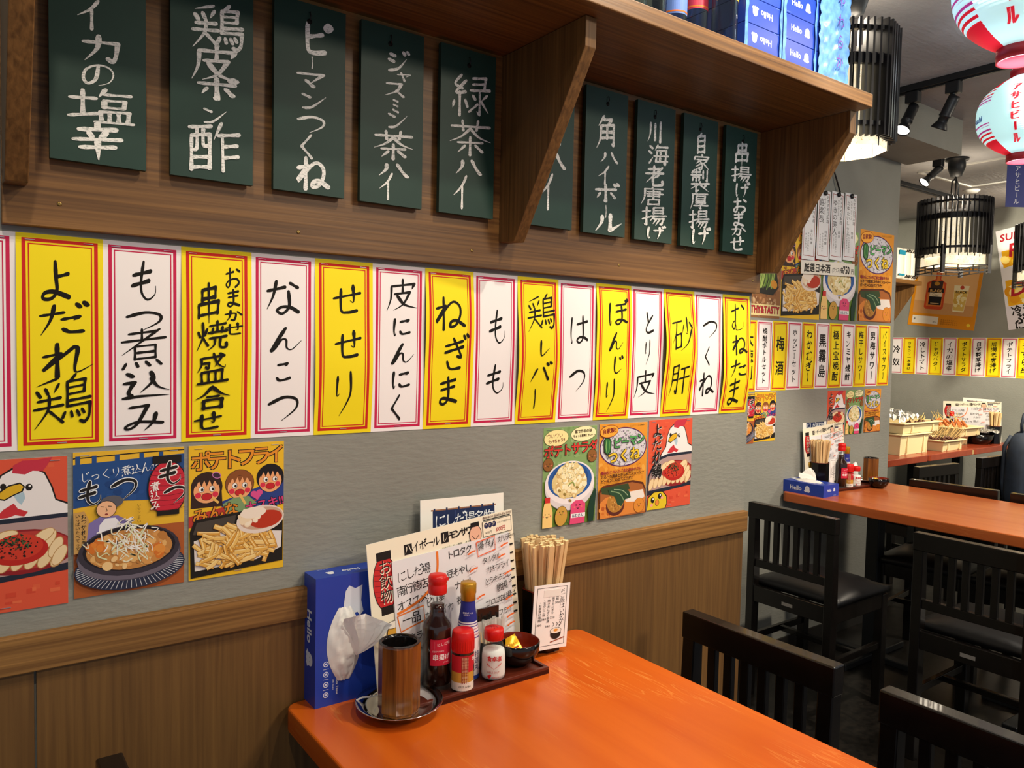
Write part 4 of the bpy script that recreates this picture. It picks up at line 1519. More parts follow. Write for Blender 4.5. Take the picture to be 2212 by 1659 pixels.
# navy backpack hung on the chair back
m_navy = M('navy_cloth', '#172130', 0.75, var=0.25, vscale=25)
m_navy2 = M('navy_cloth_light', '#1e2c40', 0.7, var=0.2, vscale=25)
t = thing('backpack', 'navy blue backpack with top handle hanging on a black chair back', 'backpack', (4.975, 0.583, 0.45))


def pad(mb, cx, cy, cz, rx, ry, rz, mat, e=0.45, n=20, taper=0.0):
    def sg(x, p):
        return math.copysign(abs(x) ** p, x)
    v, f = [], []
    for j in range(n // 2 + 1):
        th = -PI / 2 + PI * j / (n // 2)
        for i in range(n):
            a = 2 * PI * i / n
            k = 1 - taper * (math.sin(th) + 1) / 2
            v.append((cx + rx * k * sg(math.cos(th), e) * sg(math.cos(a), e), cy + ry * k * sg(math.cos(th), e) * sg(math.sin(a), e), cz + rz * sg(math.sin(th), e)))
    for j in range(n // 2):
        for i in range(n):
            q = (i + 1) % n
            f.append((j * n + i, j * n + q, (j + 1) * n + q, (j + 1) * n + i))
    mb.add(v, f, mat, True)
    return mb


pad(MB(), 0, 0, 0.225, 0.215, 0.075, 0.225, m_navy, 0.5, 24, 0.28).build('body', t)
pad(MB(), 0.0, -0.07, 0.13, 0.16, 0.035, 0.11, m_navy2, 0.5).build('pocket', t)
MB().tube([(-0.085, 0.0, 0.42), (-0.095, 0.0, 0.49), (-0.07, 0.0, 0.545), (-0.02, 0.0, 0.53), (0.02, 0, 0.46), (0.03, 0, 0.42)], 0.009, m_navy, 8).build('handle', t)
MB().box(-0.02, -0.081, 0.30, 0.05, -0.070, 0.36, M('tan_leather', '#a5835c', 0.6)).build('patch', t, 0.002)
for s in (-1, 1):
    MB().tube([(s * 0.11, 0.045, 0.42), (s * 0.14, 0.066, 0.36), (s * 0.15, 0.066, 0.15), (s * 0.15, 0.05, 0.05)], 0.012, m_navy, 8).build('strap', t)

# ---------------------------------------------------------------- things on the tables
def ghost_logo(a, x, y, s, col, flip=1, rot=0):
    """plain white emblem: round head, two eyes, wavy skirt"""
    c, sn = math.cos(R(rot)), math.sin(R(rot))
    pts = []
    for k in range(13):
        t = PI * k / 12
        pts.append((-0.36 * math.cos(t), -0.12 - 0.36 * math.sin(t)))
    pts += [(0.38, 0.12), (0.5, 0.30), (0.36, 0.36), (0.28, 0.46), (0.14, 0.38), (0.0, 0.46), (-0.14, 0.38), (-0.28, 0.46), (-0.36, 0.36), (-0.5, 0.30), (-0.38, 0.12)]
    pts = [(px, py * flip) for px, py in pts]
    a.poly([(x + s * (px * c - py * sn), y + s * (px * sn + py * c)) for px, py in pts], col)
    for ex in (-0.12, 0.12):
        px, py = ex, -0.1 * flip
        a.ell(x + s * (px * c - py * sn), y + s * (px * sn + py * c), 0.03 * s, 0.045 * s, '#1d2f86', rot, 8)


m_bluebox = M('blue_card', '#1f40a8', 0.35, spec=0.5)
m_tissue = M('white_tissue', '#f4f1ec', 0.8)
m_film = M('clear_film', '#ece9e4', 0.35, spec=0.6)
LOGO = '#dfe3ee'


def make_tissue_box(label):
    """box lying flat: x = width .115, y = depth .. long side 0.218, height 0.05; slot on top"""
    t = thing('tissue_box', label, 'tissue box')
    L, Wd, H = 0.217, 0.113, 0.05
    mb = MB().box(-Wd / 2, -L / 2, 0, Wd / 2, L / 2, H, m_bluebox)
    # long sides
    for rz, dist, ln in ((-PI / 2, Wd / 2, L), (PI / 2, Wd / 2, L), (0, L / 2, Wd), (PI, L / 2, Wd)):
        mb.T = Matrix.Rotation(rz, 4, 'Z') @ Matrix.Translation((0, -dist, 0))
        a = Art(ln, H, 0.0002, mb=mb)
        if ln > 0.15:
            a.htext('Hello', 26, 5.6, 12, LOGO, 1, False, 0, bold=.6)
            a.rect(28, 18.6, 44, 19.0, '#5b76cf')
            ghost_logo(a, 65, 12.0, 14, LOGO)
        else:
            a.htext('Hello', 22, 13, 13, LOGO, 1, False, 0, bold=.5)
            ghost_logo(a, 70, 19, 14, LOGO)
            a.htext('Soft pack', 66, 38, 4, LOGO, 1, False)
    # printing on the slot face
    mb.T = Matrix.Translation((0, 0, H)) @ Matrix.Rotation(R(-90), 4, 'Z') @ Matrix.Rotation(R(-90), 4, 'X') @ Matrix.Translation((0, 0, -Wd / 2))
    a = Art(L, Wd, 0.0002, mb=mb)
    a.htext('Compact Box Tissue', 70, 33.0, 2.5, LOGO, 1, False, 0, bold=.1)
    a.htext('200 sheets', 80, 36.6, 1.8, LOGO, 1, False)
    for k in range(4):
        a.ell(67 + 8 * k, 43.5, 2.2, 2.2, LOGO, 0, 16)
        a.ell(67 + 8 * k, 43.5, 1.6, 1.6, '#2343b4', 0, 16)
        a.ell(67 + 8 * k, 43.5, 0.8, 1.1, LOGO, 0, 10)
        if k < 3:
            a.rect(70.8 + 8 * k, 41.3, 71.1 + 8 * k, 45.7, LOGO)
    a.poly([(10, 14), (22, 15), (31, 13), (34, 16), (31, 18), (32, 27), (27, 30), (13, 28), (9, 25), (12, 20)], LOGO)
    mb.T = Matrix()
    mb.build('carton', t, 0.0)
    # slot film: a lens shaped pouch on the top face
    n, m = 26, 10
    rnd = random.Random(5)
    v, f = [], []
    for i in range(n + 1):
        u = i / n
        hw = 0.031 * math.sin(PI * (0.08 + 0.84 * u)) ** 0.8
        for j in range(m + 1):
            q = j / m * 2 - 1
            z = 0.0006 + 0.009 * (1 - q * q) * max(0, math.sin(PI * u)) ** 0.6 + (rnd.uniform(-0.0016, 0.0022) + 0.002 * math.sin(9 * q + 14 * u)) * (1 - q * q)
            v.append((q * hw - 0.006, -0.070 + 0.124 * u, H + z))
    k = m + 1
    for i in range(n):
        for j in range(m):
            f.append((i * k + j, (i + 1) * k + j, (i + 1) * k + j + 1, i * k + j + 1))
    MB().add(v, f, m_film, True).build('slot_film', t)
    # the sheet pulled out of the slot: folded planes fanning from one pinched point
    edge = [(-0.016, 0.020, 0.008), (-0.013, 0.038, 0.013), (0.002, 0.046, 0.030), (0.020, 0.045, 0.026), (0.034, 0.038, 0.040), (0.044, 0.034, 0.046), (0.058, 0.026, 0.050), (0.036, 0.000, 0.036)]
    root = (0.012, -0.030, 0.008)
    sub, m = 4, 9
    prof = []
    for i in range(len(edge) - 1):
        for k in range(sub):
            q = k / sub
            prof.append(tuple(edge[i][c] * (1 - q) + edge[i + 1][c] * q for c in range(3)))
    prof.append(edge[-1])
    v, f = [], []
    for i, e in enumerate(prof):
        for j in range(m + 1):
            r_ = j / m
            sag = 0.006 * math.sin(PI * r_) * math.sin(i * 1.3)
            v.append((root[0] + (e[0] - root[0]) * r_ + sag + rnd.uniform(-.0005, .0005) * r_, root[1] + (e[1] - root[1]) * r_, H + root[2] + (e[2] - root[2]) * r_ ** 0.8 + sag))
    k = m + 1
    for i in range(len(prof) - 1):
        for j in range(m):
            f.append((i * k + j, i * k + j + 1, (i + 1) * k + j + 1, (i + 1) * k + j))
    MB().add(v, f, m_tissue, False).build('tissue', t)
    return t


tb = make_tissue_box('blue tissue box standing on end at the left corner of the orange table')
# stood on its end: the slot side faces the room
tb.rotation_euler = Matrix(((1, 0, 0), (0, 0, -1), (0, 1, 0))).to_euler()
tb.location = (0.4055 + 0.0565, -0.003, TZ + 0.1085)
tag(tb, None, None, 'tissue boxes on the tables')
again(tb, 'blue tissue box lying flat at the corner of the middle table', (2.917, 0.668, TZ), 0, 'tissue boxes on the tables')

# glass and liquids
m_glass = thin_glass('clear_glass', '#f6faf9', 0.42)
m_sauce = M('brown_sauce', '#2a0f08', 0.12, spec=0.6)
m_redcap = M('red_plastic', '#cf1512', 0.35, spec=0.5)
m_gold = M('gold_plastic', '#b98a1e', 0.3, 0.35)
m_salt = M('white_salt', '#f2f0ee', 0.8)
m_spice = M('red_brown_spice', '#7c4a28', 0.9, var=0.5, vscale=400)


def wrap_art(mb, rad, w, h, z0, ang, fn):
    """printing wrapped on a cylinder; ang is where its middle faces"""
    sub = MB()
    a = Art(w, h, 0.0, mb=sub)
    fn(a)
    for i, p in enumerate(sub.v):
        th = ang + p[0] / rad
        r_ = rad - p[1]
        sub.v[i] = (r_ * math.cos(th), r_ * math.sin(th), z0 + p[2])
    off = len(mb.v)
    mb.v += sub.v
    for f_, k_, s_ in zip(sub.f, sub.m, sub.s):
        mb.f.append([q + off for q in f_])
        mb.m.append(mb.mi(sub.ml[k_]))
        mb.s.append(s_)


def grid_rect(a, x0, y0, x1, y1, col, n=12):
    v = [(x0 + (x1 - x0) * i / n, y0) for i in range(n + 1)] + [(x0 + (x1 - x0) * i / n, y1) for i in range(n + 1)]
    a.raw(v, [(i, n + 1 + i, n + 2 + i, i + 1) for i in range(n)], P(col) if isinstance(col, str) else col)


VIEW = R(-122)      # side of the round things that the printing faces


def make_sauce(label):
    t = thing('sauce_bottle', label, 'bottle')
    r = 0.0265
    MB().lathe([(r * .9, 0.0), (r, 0.003), (r, 0.108), (r * 0.93, 0.116), (0.0150, 0.128), (0.0138, 0.136), (0.0136, 0.172)], m_glass, 40, True, caps=False).build('glass', t)
    MB().lathe([(0, 0.0085), (r - 0.0018, 0.0105), (r - 0.0018, 0.1068), (r * 0.855, 0.1148), (0.0132, 0.1268), (0.0120, 0.137), (0.0120, 0.147), (0, 0.147)], m_sauce, 36, True, caps=False).build('sauce', t)
    mb = MB().lathe([(0.0158, 0.166), (0.0164, 0.168), (0.0164, 0.180), (0.0156, 0.182), (0.0156, 0.184), (0.0166, 0.186), (0.0166, 0.194), (0.0145, 0.1985), (0.008, 0.2), (0, 0.2)], m_redcap, 32)
    mb.box(0.010, -0.004, 0.186, 0.0195, 0.004, 0.1915, m_redcap)
    mb.build('cap', t)
    mb = MB()

    def lab(a):
        grid_rect(a, 2, 0, 100, 108, '#c5203c')
        a.rect(2, 0, 100, 2, '#8f1228')
        a.htext('にしだ場', 30, 14, 15, '#f1dfe0', 1.0, False, 0.1)
        a.rect(8, 8, 22, 40, '#d65a6a')
        a.htext('DEEP-FRIED', 12, 44, 9, '#f1c9cf', 1, False)
        a.htext('串揚げ', 12, 60, 25, '#f6ecec', 1.02, False, 0, bold=1.2)
        a.htext('ソース', 55, 90, 10, '#f1dfe0', 1.0, False)
    wrap_art(mb, r + 0.0003, 0.042, 0.045, 0.048, VIEW + 0.35, lab)
    mb.build('label', t)
    return t


def make_soy(label):
    t = thing('soy_sauce_bottle', label, 'bottle')
    r = 0.0225
    mb = MB().lathe([(r * .92, 0.0), (r, 0.002), (r, 0.055), (r * .93, 0.075), (0.0165, 0.105), (0.0135, 0.125), (0.0125, 0.137), (0.0115, 0.143), (0, 0.143)], m_whi, 36)

    def lab(a):
        for k in range(7):
            grid_rect(a, 0, 74 + 5.4 * k, 200, 75.6 + 5.4 * k, ['#5a3f96', '#c98fa8'][k % 2], 40)
        a.htext('しょうゆ', 60, 128, 16, '#23306e', 1, False)
        a.htext('特選', 90, 150, 22, '#23306e', 1, True)
        grid_rect(a, 0, 205, 200, 208, '#2b3f8c', 40)
        grid_rect(a, 0, 212, 200, 226, '#2b3f8c', 40)
    # bands that follow the tapering neck
    for z, c in ((0.096, '#5a3f96'), (0.091, '#c98fa8'), (0.086, '#5a3f96'), (0.081, '#c98fa8'), (0.076, '#5a3f96'), (0.1005, '#5a3f96')):
        rr = 0.0165 + (r * .93 - 0.0165) * (0.105 - z) / 0.03
        mb.lathe([(rr + 0.0003, z), (rr + 0.00005, z + 0.0016)], P(c), 36, caps=False)
    mb.lathe([(0.0167, 0.1045), (0.0137, 0.1252), (0.0128, 0.138), (0.0118, 0.144)], P('#2a2f86'), 36, caps=False)
    mb.lathe([(r + .0003, 0.002), (r + .0003, 0.009)], P('#2b3f8c'), 36, caps=False)

    def lab2(a):
        a.htext('密封ボトル', 6, 2, 17, '#e9ebf4', 1, False, 0, bold=.6)
        a.htext('鮮度保つ', 14, 22, 12, '#e9ebf4', 1, False)
    wrap_art(mb, 0.0152, 0.0225, 0.012, 0.111, VIEW, lab2)

    def lab3(a):
        a.vtext('特選丸', 62, 8, 40, '#23306e', 1.0, False)
    wrap_art(mb, r + 0.0003, 0.03, 0.05, 0.006, VIEW + 0.7, lab3)
    mb.build('bottle', t)
    MB().lathe([(0.0122, 0.140), (0.0135, 0.141), (0.0135, 0.152), (0.0145, 0.154), (0.0145, 0.170), (0.0135, 0.1725), (0, 0.1725)], m_gold, 32).build('cap', t)
    return t


def make_shichimi(label):
    t = thing('spice_jar', label, 'spice jar')
    r = 0.0193
    MB().lathe([(r * .94, 0.0), (r, 0.002), (r, 0.066), (r * .95, 0.070), (r * .95, 0.074)], m_glass, 36, caps=False).build('glass', t)
    MB().lathe([(0, 0.0035), (r - 0.0015, 0.0045), (r - 0.0015, 0.060), (0, 0.061)], m_spice, 30, caps=False).build('spice', t)
    mb = MB()

    def lab(a):
        grid_rect(a, 0, 0, 200, 52, '#c3202c', 40)
        grid_rect(a, 0, 52, 200, 84, '#c8963a', 40)
        grid_rect(a, 0, 84, 200, 110, '#e4dcd2', 40)
        grid_rect(a, 42, 2, 66, 88, '#8d3326', 4)
        for k in range(5):
            a.vtext('原料香辛料一味入り'[:8], 46 + 4.3 * k, 5, 9.6, '#e5c8a0', 1.0, False, sx=.4)
        a.vtext('唐', 98, 34, 22, INK, 1.0, True, 14)
        a.vtext('がらし', 94, 52, 15, INK, 0.9, False)
        a.ell(112, 44, 9, 18, '#b41622', 24)
        a.htext('2025 6/BA', 34, 92, 9, '#4a4640', 1, False)
        a.htext('S&B', 78, 4, 14, '#f2e6e4', 1, False, 0, bold=.6)
    wrap_art(mb, r + 0.0003, 0.055, 0.062, 0.004, VIEW + 0.1, lab)
    mb.build('label', t)
    mb = MB().lathe([(r * 1.0, 0.070), (r * 1.02, 0.071), (r * 1.02, 0.094), (r * .96, 0.104), (r * .88, 0.106), (0, 0.106)], m_redcap, 32)
    for k in range(30):
        a_ = 2 * PI * k / 30
        mb.T = Matrix.Rotation(a_, 4, 'Z')
        mb.box(r * 1.01, -0.0006, 0.073, r * 1.045, 0.0006, 0.091, m_redcap)
    mb.T = Matrix()
    mb.build('cap', t)
    return t


def make_salt(label):
    t = thing('salt_shaker', label, 'salt shaker')
    r = 0.0228
    MB().lathe([(r * .86, 0.0), (r * .97, 0.003), (r, 0.012), (r * .97, 0.045), (r * .88, 0.058), (r * .68, 0.068), (r * .64, 0.074)], m_glass, 36, caps=False).build('glass', t)
    MB().lathe([(0, 0.005), (r * .89, 0.0056), (r * .93, 0.012), (r * .905, 0.045), (r * .84, 0.054), (0, 0.0555)], m_salt, 32, caps=False).build('salt', t)
    mb = MB()

    def lab(a):
        a.htext('食卓塩', 16, 6, 23, '#c4161f', 1.0, False, 0, bold=1.2)
        for k in range(10):
            x0, x1 = 12 + k * 3.8, 12 + (k + 1) * 3.8
            a.poly([(x0, 34 + k * 3.1), (x1, 34 + (k + 1) * 3.1), (x1, 46 + k * 2.3 if k else 38), (x0, 40 + max(0, k - 1) * 2.4 if k else 35)], '#c4161f')
            a.poly([(100 - x0, 34 + k * 3.1), (100 - x1, 34 + (k + 1) * 3.1), (100 - x1, 46 + k * 2.3 if k else 38), (100 - x0, 40 + max(0, k - 1) * 2.4 if k else 35)], '#c4161f')
        a.htext('TABLE SALT', 14, 72, 10.5, '#b04a50', 1, False, 0, bold=.3)
        a.ell(26, 96, 6, 5, '#c4161f', 0, 12)
        a.ell(33, 92, 5, 5, '#c4161f', 0, 12)
        a.ell(29, 101, 5, 4, '#c4161f', 0, 12)
        a.htext('塩センター', 42, 96, 8, '#c4161f', 1, False)
    wrap_art(mb, r * 1.0 + 0.0004, 0.040, 0.046, 0.005, VIEW, lab)
    mb.build('label', t)
    mb = MB().lathe([(r * .7, 0.072), (r * .78, 0.074), (r * .78, 0.088), (r * .72, 0.092), (0.0, 0.093)], m_redcap, 32)
    for k in range(7):
        a_ = 2 * PI * k / 6
        rr = 0.006 if k < 6 else 0
        mb.lathe([(0.0009, 0.0931), (0, 0.0932)], m_ink, 8, cx=rr * math.cos(a_), cy=rr * math.sin(a_))
    mb.build('cap', t)
    return t


m_bowlblack = M('black_lacquer', '#0d0a0a', 0.14, spec=0.6)
m_bowlred = M('red_brown_lacquer', '#7a2412', 0.2, spec=0.5)


def make_bowl(label):
    t = thing('lacquer_bowl', label, 'bowl')
    MB().lathe([(0.0, 0.0), (0.020, 0.0), (0.021, 0.004), (0.034, 0.012), (0.0425, 0.028), (0.0435, 0.044), (0.0415, 0.0455)], m_bowlblack, 40, caps=False).build('outside', t)
    MB().lathe([(0.0415, 0.0455), (0.0400, 0.042), (0.038, 0.027), (0.031, 0.014), (0.016, 0.008), (0, 0.0075)], m_bowlred, 40, caps=False).build('inside', t)
    return t


def make_packet(label):
    t = thing('sauce_packet', label, 'packet')
    mb = MB()
    v = []
    n = 8
    rnd = random.Random(2)
    for i in range(n + 1):
        for j in range(n + 1):
            u, w = i / n, j / n
            bul = 0.006 * math.sin(PI * u) * math.sin(PI * w)
            v.append((0.042 * (u - .5), -bul + rnd.uniform(-.0006, .0006), 0.036 * w))
    for i in range(n + 1):
        for j in range(n + 1):
            u, w = i / n, j / n
            v.append((0.042 * (u - .5), 0.004 * math.sin(PI * u) * math.sin(PI * w) + 0.0003, 0.036 * w))
    k = n + 1
    fy = [(i * k + j, (i + 1) * k + j, (i + 1) * k + j + 1, i * k + j + 1) for i in range(n) for j in range(n)]
    mb.add(v, [f for f in fy if (f[0] // k) > 1], M('yellow_foil', '#e8b41e', 0.25, 0.35), True)
    mb.add(v, [f for f in fy if (f[0] // k) <= 1], M('silver_foil', '#cfc6bb', 0.2, 0.85), True)
    mb.add(v, [tuple(q + k * k for q in f[::-1]) for f in fy], M('silver_foil', '#cfc6bb', 0.2, 0.85), True)
    a = Art(0.042, 0.036, 0.0068, mb=mb)
    a.rect(34, 52, 88, 60, '#c2471d')
    a.htext('からし', 40, 24, 18, '#b0351a', 1.0, False)
    mb.build('pouch', t)
    return t


m_tray = wood('dark_red_tray_wood', '#3a140c', '#5c2415', 'x', 60, 0.35, 2)


def make_tray(label, L=0.30, Dp=0.115):
    t = thing('condiment_tray', label, 'tray')
    MB().box(-L / 2, -Dp / 2, 0, L / 2, Dp / 2, 0.008, m_tray).build('bottom', t)
    mb = MB()
    for y in (-Dp / 2, Dp / 2 - 0.007):
        mb.box(-L / 2, y, 0.0, L / 2, y + 0.007, 0.013, m_tray)
    for x in (-L / 2, L / 2 - 0.007):
        mb.box(x, -Dp / 2 + .007, 0.0, x + 0.007, Dp / 2 - .007, 0.013, m_tray)
    mb.build('rim', t, 0.001)
    return t


m_bamboo = wood('amber_cup_wood', '#4d2408', '#93591c', 'z', 130, 0.22, 5, 0.1, 0.5, 0.4)


def make_cup(label):
    t = thing('wooden_cup', label, 'cup')
    r = 0.0345
    MB().lathe([(0.0, 0.0), (r * .93, 0.0), (r * .93, 0.003), (r, 0.006), (r, 0.113), (r * .98, 0.116)], m_bamboo, 8, False, R(10), caps=False).build('body', t)
    MB().lathe([(r * .98, 0.116), (r * .86, 0.1175), (r * .80, 0.112), (r * .78, 0.01), (0, 0.008)], m_bowlblack, 32, True, R(10), caps=False).build('lining', t)
    return t


def make_dish(label):
    t = thing('steel_dish', label, 'dish')
    MB().lathe([(0.0, 0.0), (0.043, 0.0), (0.046, 0.002), (0.056, 0.011), (0.0705, 0.019), (0.0718, 0.0196), (0.0712, 0.0206), (0.056, 0.0128), (0.046, 0.0042), (0.040, 0.0030), (0.0, 0.0032)], m_chrome, 56, caps=False).build('dish', t)
    return t


def make_spoon(label):
    t = thing('metal_clip', label, 'clip')
    MB().tube([(-0.02, 0.0, 0.0), (-0.008, 0.001, 0.002), (0.004, 0.0, 0.0), (0.008, 0.003, 0.0)], 0.0016, m_whi, 6).build('wire', t)
    return t


def make_holder(label):
    t = thing('chopstick_holder', label, 'holder')
    r = 0.043
    MB().lathe([(0.0, 0.0), (r * .90, 0.0), (r * .92, 0.002), (r, 0.120)], m_bowlblack, 8, False, R(22.5), caps=False).build('body', t)
    MB().lathe([(r, 0.120), (r * .99, 0.1215), (r * .93, 0.1215), (r * .90, 0.11), (r * .80, 0.006), (0, 0.005)], m_bowlred, 8, False, R(22.5), caps=False).build('lining', t)
    return t


m_stick = wood('pale_chopstick_wood', '#d9b27c', '#efd2a0', 'z', 220, 0.6, 8, 0.0)
m_stick_end = M('pale_chopstick_end', '#efdca8', 0.7)


def chopsticks(cx, cy, z0, n, h, label, group, seed, lean=0.10, r0=0.026):
    rnd = random.Random(seed)
    proto = None
    for i in range(n):
        q = math.sqrt((i + 0.5) / n)
        a = i * 2.399963
        x, y = r0 * q * math.cos(a), r0 * q * math.sin(a)
        if proto is None:
            mb = MB().box(-0.0042, -0.0023, 0, 0.0042, 0.0023, h - 0.0002, m_stick)
            mb.box(-0.0042, -0.0023, h - 0.0002, 0.0042, 0.0023, h, m_stick_end)
            o = mb.build('chopstick')
            proto = o
        else:
            o = proto.copy()
            C.objects.link(o)
        tag(o, label, 'chopsticks', group)
        tx, ty = q * math.cos(a) * lean + rnd.uniform(-.015, .015), q * math.sin(a) * lean + rnd.uniform(-.015, .015)
        o.location = (cx + x, cy + y, z0 + rnd.uniform(0, 0.006))
        o.rotation_euler = (-ty, tx, rnd.uniform(-0.5, 0.5))


def art_drinks(a):
    """cream drinks sheet, 100 wide"""
    a.rect(0, 0, 100, 90, '#f3ead2')
    a.ell(9.6, 22, 7.0, 14.0, '#c92b2b', 0, 30, INK, 0.5)
    a.rect(5.2, 5.6, 14.2, 10, INK)
    a.rect(6, 34, 13.4, 38.5, INK)
    for k in range(7):
        a.line([(3.2, 14 + 2.8 * k), (9.6, 15 + 2.8 * k), (16, 14 + 2.8 * k)], 0.3, '#7d1422')
    a.vtext('お飲物', 10.2, 10.0, 8.4, '#f3ead2', 0.9, False)
    a.vtext('お飲物', 9.9, 9.7, 8.0, INK, 0.94, False)
    a.htext('ハイボール', 23, 5, 5.2, INK, 0.86, True, 0.02, 14)
    a.rect(22.5, 5, 27.5, 10.5, INK)
    a.glyph('ハ', 22.7, 5.2, 4.6, 5, '#f3ead2', 12)
    a.htext('・ハイボール', 22, 12.5, 2.5, INK, 0.95)
    a.htext('390円', 32, 15.5, 2.7, INK, 1)
    a.htext('780円', 44, 13.6, 2.7, INK, 1)
    a.rect(40, 14, 43.5, 16, '#b53a3a')
    a.rect(47, 3.5, 52, 9.5, INK)
    a.htext('レモンサワー', 48, 3.6, 4.9, '#1d1816', 0.82, False, 0.02, bold=.35)
    a.glyph('レ', 47.3, 4, 4.4, 5, '#f3ead2', 12)
    a.htext('王道の一杯、迷ったらまずはこれ'.replace('王道の一杯、', 'いちばんの一番星、').replace('迷ったらまずはこれ', 'まずはこれ'), 47, 11.5, 1.8, INK, 1)
    a.htext('・こだわりレモンサワー', 46, 14.0, 2.3, INK, 0.98)
    a.ell(71, 9.5, 4.2, 5.2, '#eab79b', 0, 20, INK, 0.4)
    a.rect(68, 2.4, 74, 5, INK)
    a.line([(68.5, 10), (71, 12), (73.5, 10)], 0.4, INK)
    a.rect(77.5, 2.5, 98, 3.0, INK)
    a.htext('毎月7のつく日はなんぎょうの日', 77, 0.6, 1.6, '#4d2020', 0.95, False, 0, bold=.05)
    a.rect(76.5, 3.4, 98.5, 12.4, INK)
    a.rect(76.8, 3.7, 98.2, 12.1, '#f3ead2')
    for k, s in enumerate(('7', '17', '27')):
        a.ell(79.2 + 3.0 * k, 6.0, 1.6, 1.7, '#2b2c52', 0, 16)
        a.htext(s, 78.6 + 2.9 * k - (0.4 if k else 0), 4.9, 1.7, '#f3ead2', 1)
    a.htext('のキンミヤ焼酎ボトル', 87.5, 5.2, 1.3, INK, 0.8)
    a.htext('1000円', 86, 8.0, 3.2, '#b02a2a', 1, False, 0, bold=.1, sx=.8)
    a.htext('1650円', 78, 9.2, 1.8, INK, 1)
    a.htext('焼酎 ・キンミヤ焼酎  1,650円', 77, 14.3, 1.8, INK, 1)
    for k in range(9):
        a.rect(95.5, 20 + 5 * k, 98.5, 21 + 5 * k, INK)
    # beer mug and printed lines at the left
    a.ell(12.5, 49, 4.2, 5.0, '#d9a33a', 0, 18, INK, 0.4)
    a.ell(12.5, 44.5, 4.6, 1.8, '#f4efe2', 0, 18, INK, 0.3)
    a.line([(16.8, 46), (19.5, 48), (16.8, 52)], 0.8, INK)
    a.vtext('生ビール', 21.6, 43, 2.6, INK, 1, False)
    a.htext('アサヒ生', 4, 57, 4.2, INK, 0.9, False, 0, bold=.2)
    a.vtext('日本酒', 8, 66, 5, INK, 1.0, True, 13)
    a.vtext('梅酒', 14, 74, 5, INK, 1.0, False)


def art_today_wide(a):
    """hand written white sheet with three columns, 100 wide"""
    a.rect(0, 0, 100, 78, '#e7e5e8')
    kw = dict(pitch=0.84, brush=True, w=9)
    a.htext('にしだ場', 3, 7, 7.6, INK, rise=0.05, **kw)
    a.htext('南行徳店', 2, 16.5, 7.2, INK, rise=0.05, **kw)
    a.htext('オススメ!!', 1.5, 26, 7.0, INK, rise=0.08, **kw)
    a.line([(35.5, 0.5), (35, 12), (31, 21), (22, 28), (11, 32), (1.5, 34)], 1.7, '#ea7a2a', True)
    a.line([(1.5, 35.5), (22, 33.5), (22.5, 43), (3.5, 46), (1.5, 35.5)], 0.9, '#ea7a2a', False)
    a.htext('一品', 5, 35.5, 8, INK, rise=0.04, **kw)
    a.htext('オクラ', 3.5, 49, 6.4, INK, rise=0.04, **kw)
    a.htext('じゃがいも', 2.5, 57, 5.6, INK, rise=0.04, **kw)
    a.htext('トロタク', 43, 2, 6.4, INK, rise=0.05, **kw)
    a.htext('豆もやし', 42, 15, 6.2, INK, rise=0.05, **kw)
    a.htext('ナムル', 48, 24, 6.2, INK, rise=0.05, **kw)
    a.htext('ピリ辛', 24, 30, 5.8, INK, rise=0.05, **kw)
    a.htext('ホタルイカ', 22, 38, 5.6, INK, rise=0.05, **kw)
    a.htext('ア', 26, 47, 6, INK, **kw)
    a.htext('祝の', 49, 34, 6.6, INK, rise=0.03, pitch=.9, brush=True, w=8)
    a.htext('セ', 52, 50, 6, INK, **kw)
    a.line([(69, 1.5), (95 - 9, -0.2), (86, 9.5), (70, 11.5), (69, 1.5)], 0.8, '#e4602e', False)
    a.htext('揚げもん', 70, 2.0, 5.6, INK, rise=0.06, pitch=.72, brush=True, w=9)
    a.htext('ガリ天', 88, 0.5, 5.2, INK, rise=0.05, pitch=.78, brush=True, w=9)
    a.htext('タルタル', 73, 13, 5.0, INK, rise=0.06, **kw)
    a.htext('カキフライ', 76, 20, 5.2, INK, rise=0.06, **kw)
    a.htext('とうもろこし', 74, 28, 5.2, INK, rise=0.06, pitch=.76, brush=True, w=9)
    a.htext('唐揚げ', 84, 34, 5.8, INK, rise=0.06, **kw)
    a.htext('ゴロゴロ', 73, 43, 5.4, INK, rise=0.06, **kw)
    a.htext('にく揚げ', 84, 42, 5.6, INK, rise=0.06, pitch=.74, brush=True, w=9)
    a.htext('フライ', 84, 52, 5.4, INK, rise=0.04, **kw)
    for x, y in ((60, 8), (61, 20), (90, 8.5), (87, 16), (92, 29), (66, 40), (92, 47), (92, 54), (92, 60), (92, 66), (34, 54)):
        a.line([(x, y), (x + 3.5, y - 1.2), (x + 7, y - 1.6)], 1.1, '#ea6a2a')
    for x, y in ((62, 6), (64, 19), (86, 14), (90, 22), (20, 58), (56, 56)):
        a.line([(x + 3.4 * math.cos(t * .7), y + 2.6 * math.sin(t * .7)) for t in range(9)], 0.2, '#9a969c')


def art_noren(a):
    a.rect(0, 0, 100, 141, '#f4efe4')
    a.poly([(14, 12), (88, 12), (88, 74), (14, 74)], '#1d2b52')
    a.rect(12, 10.6, 90, 12, '#9a6a4a')
    for k in range(6):
        a.rect(15 + 14.2 * k, 9.5, 17 + 14.2 * k, 13, '#1d2b52')
        a.rect(28 + 12 * k, 13, 28.4 + 12 * k, 74, '#46568a')
    a.htext('にしだ場名物', 16, 15.5, 13.5, '#eef0f2', 0.86, True, 0.0, 11)
    a.htext('もつ煮込み', 22, 86, 12, INK, 1, True, 0, 10)


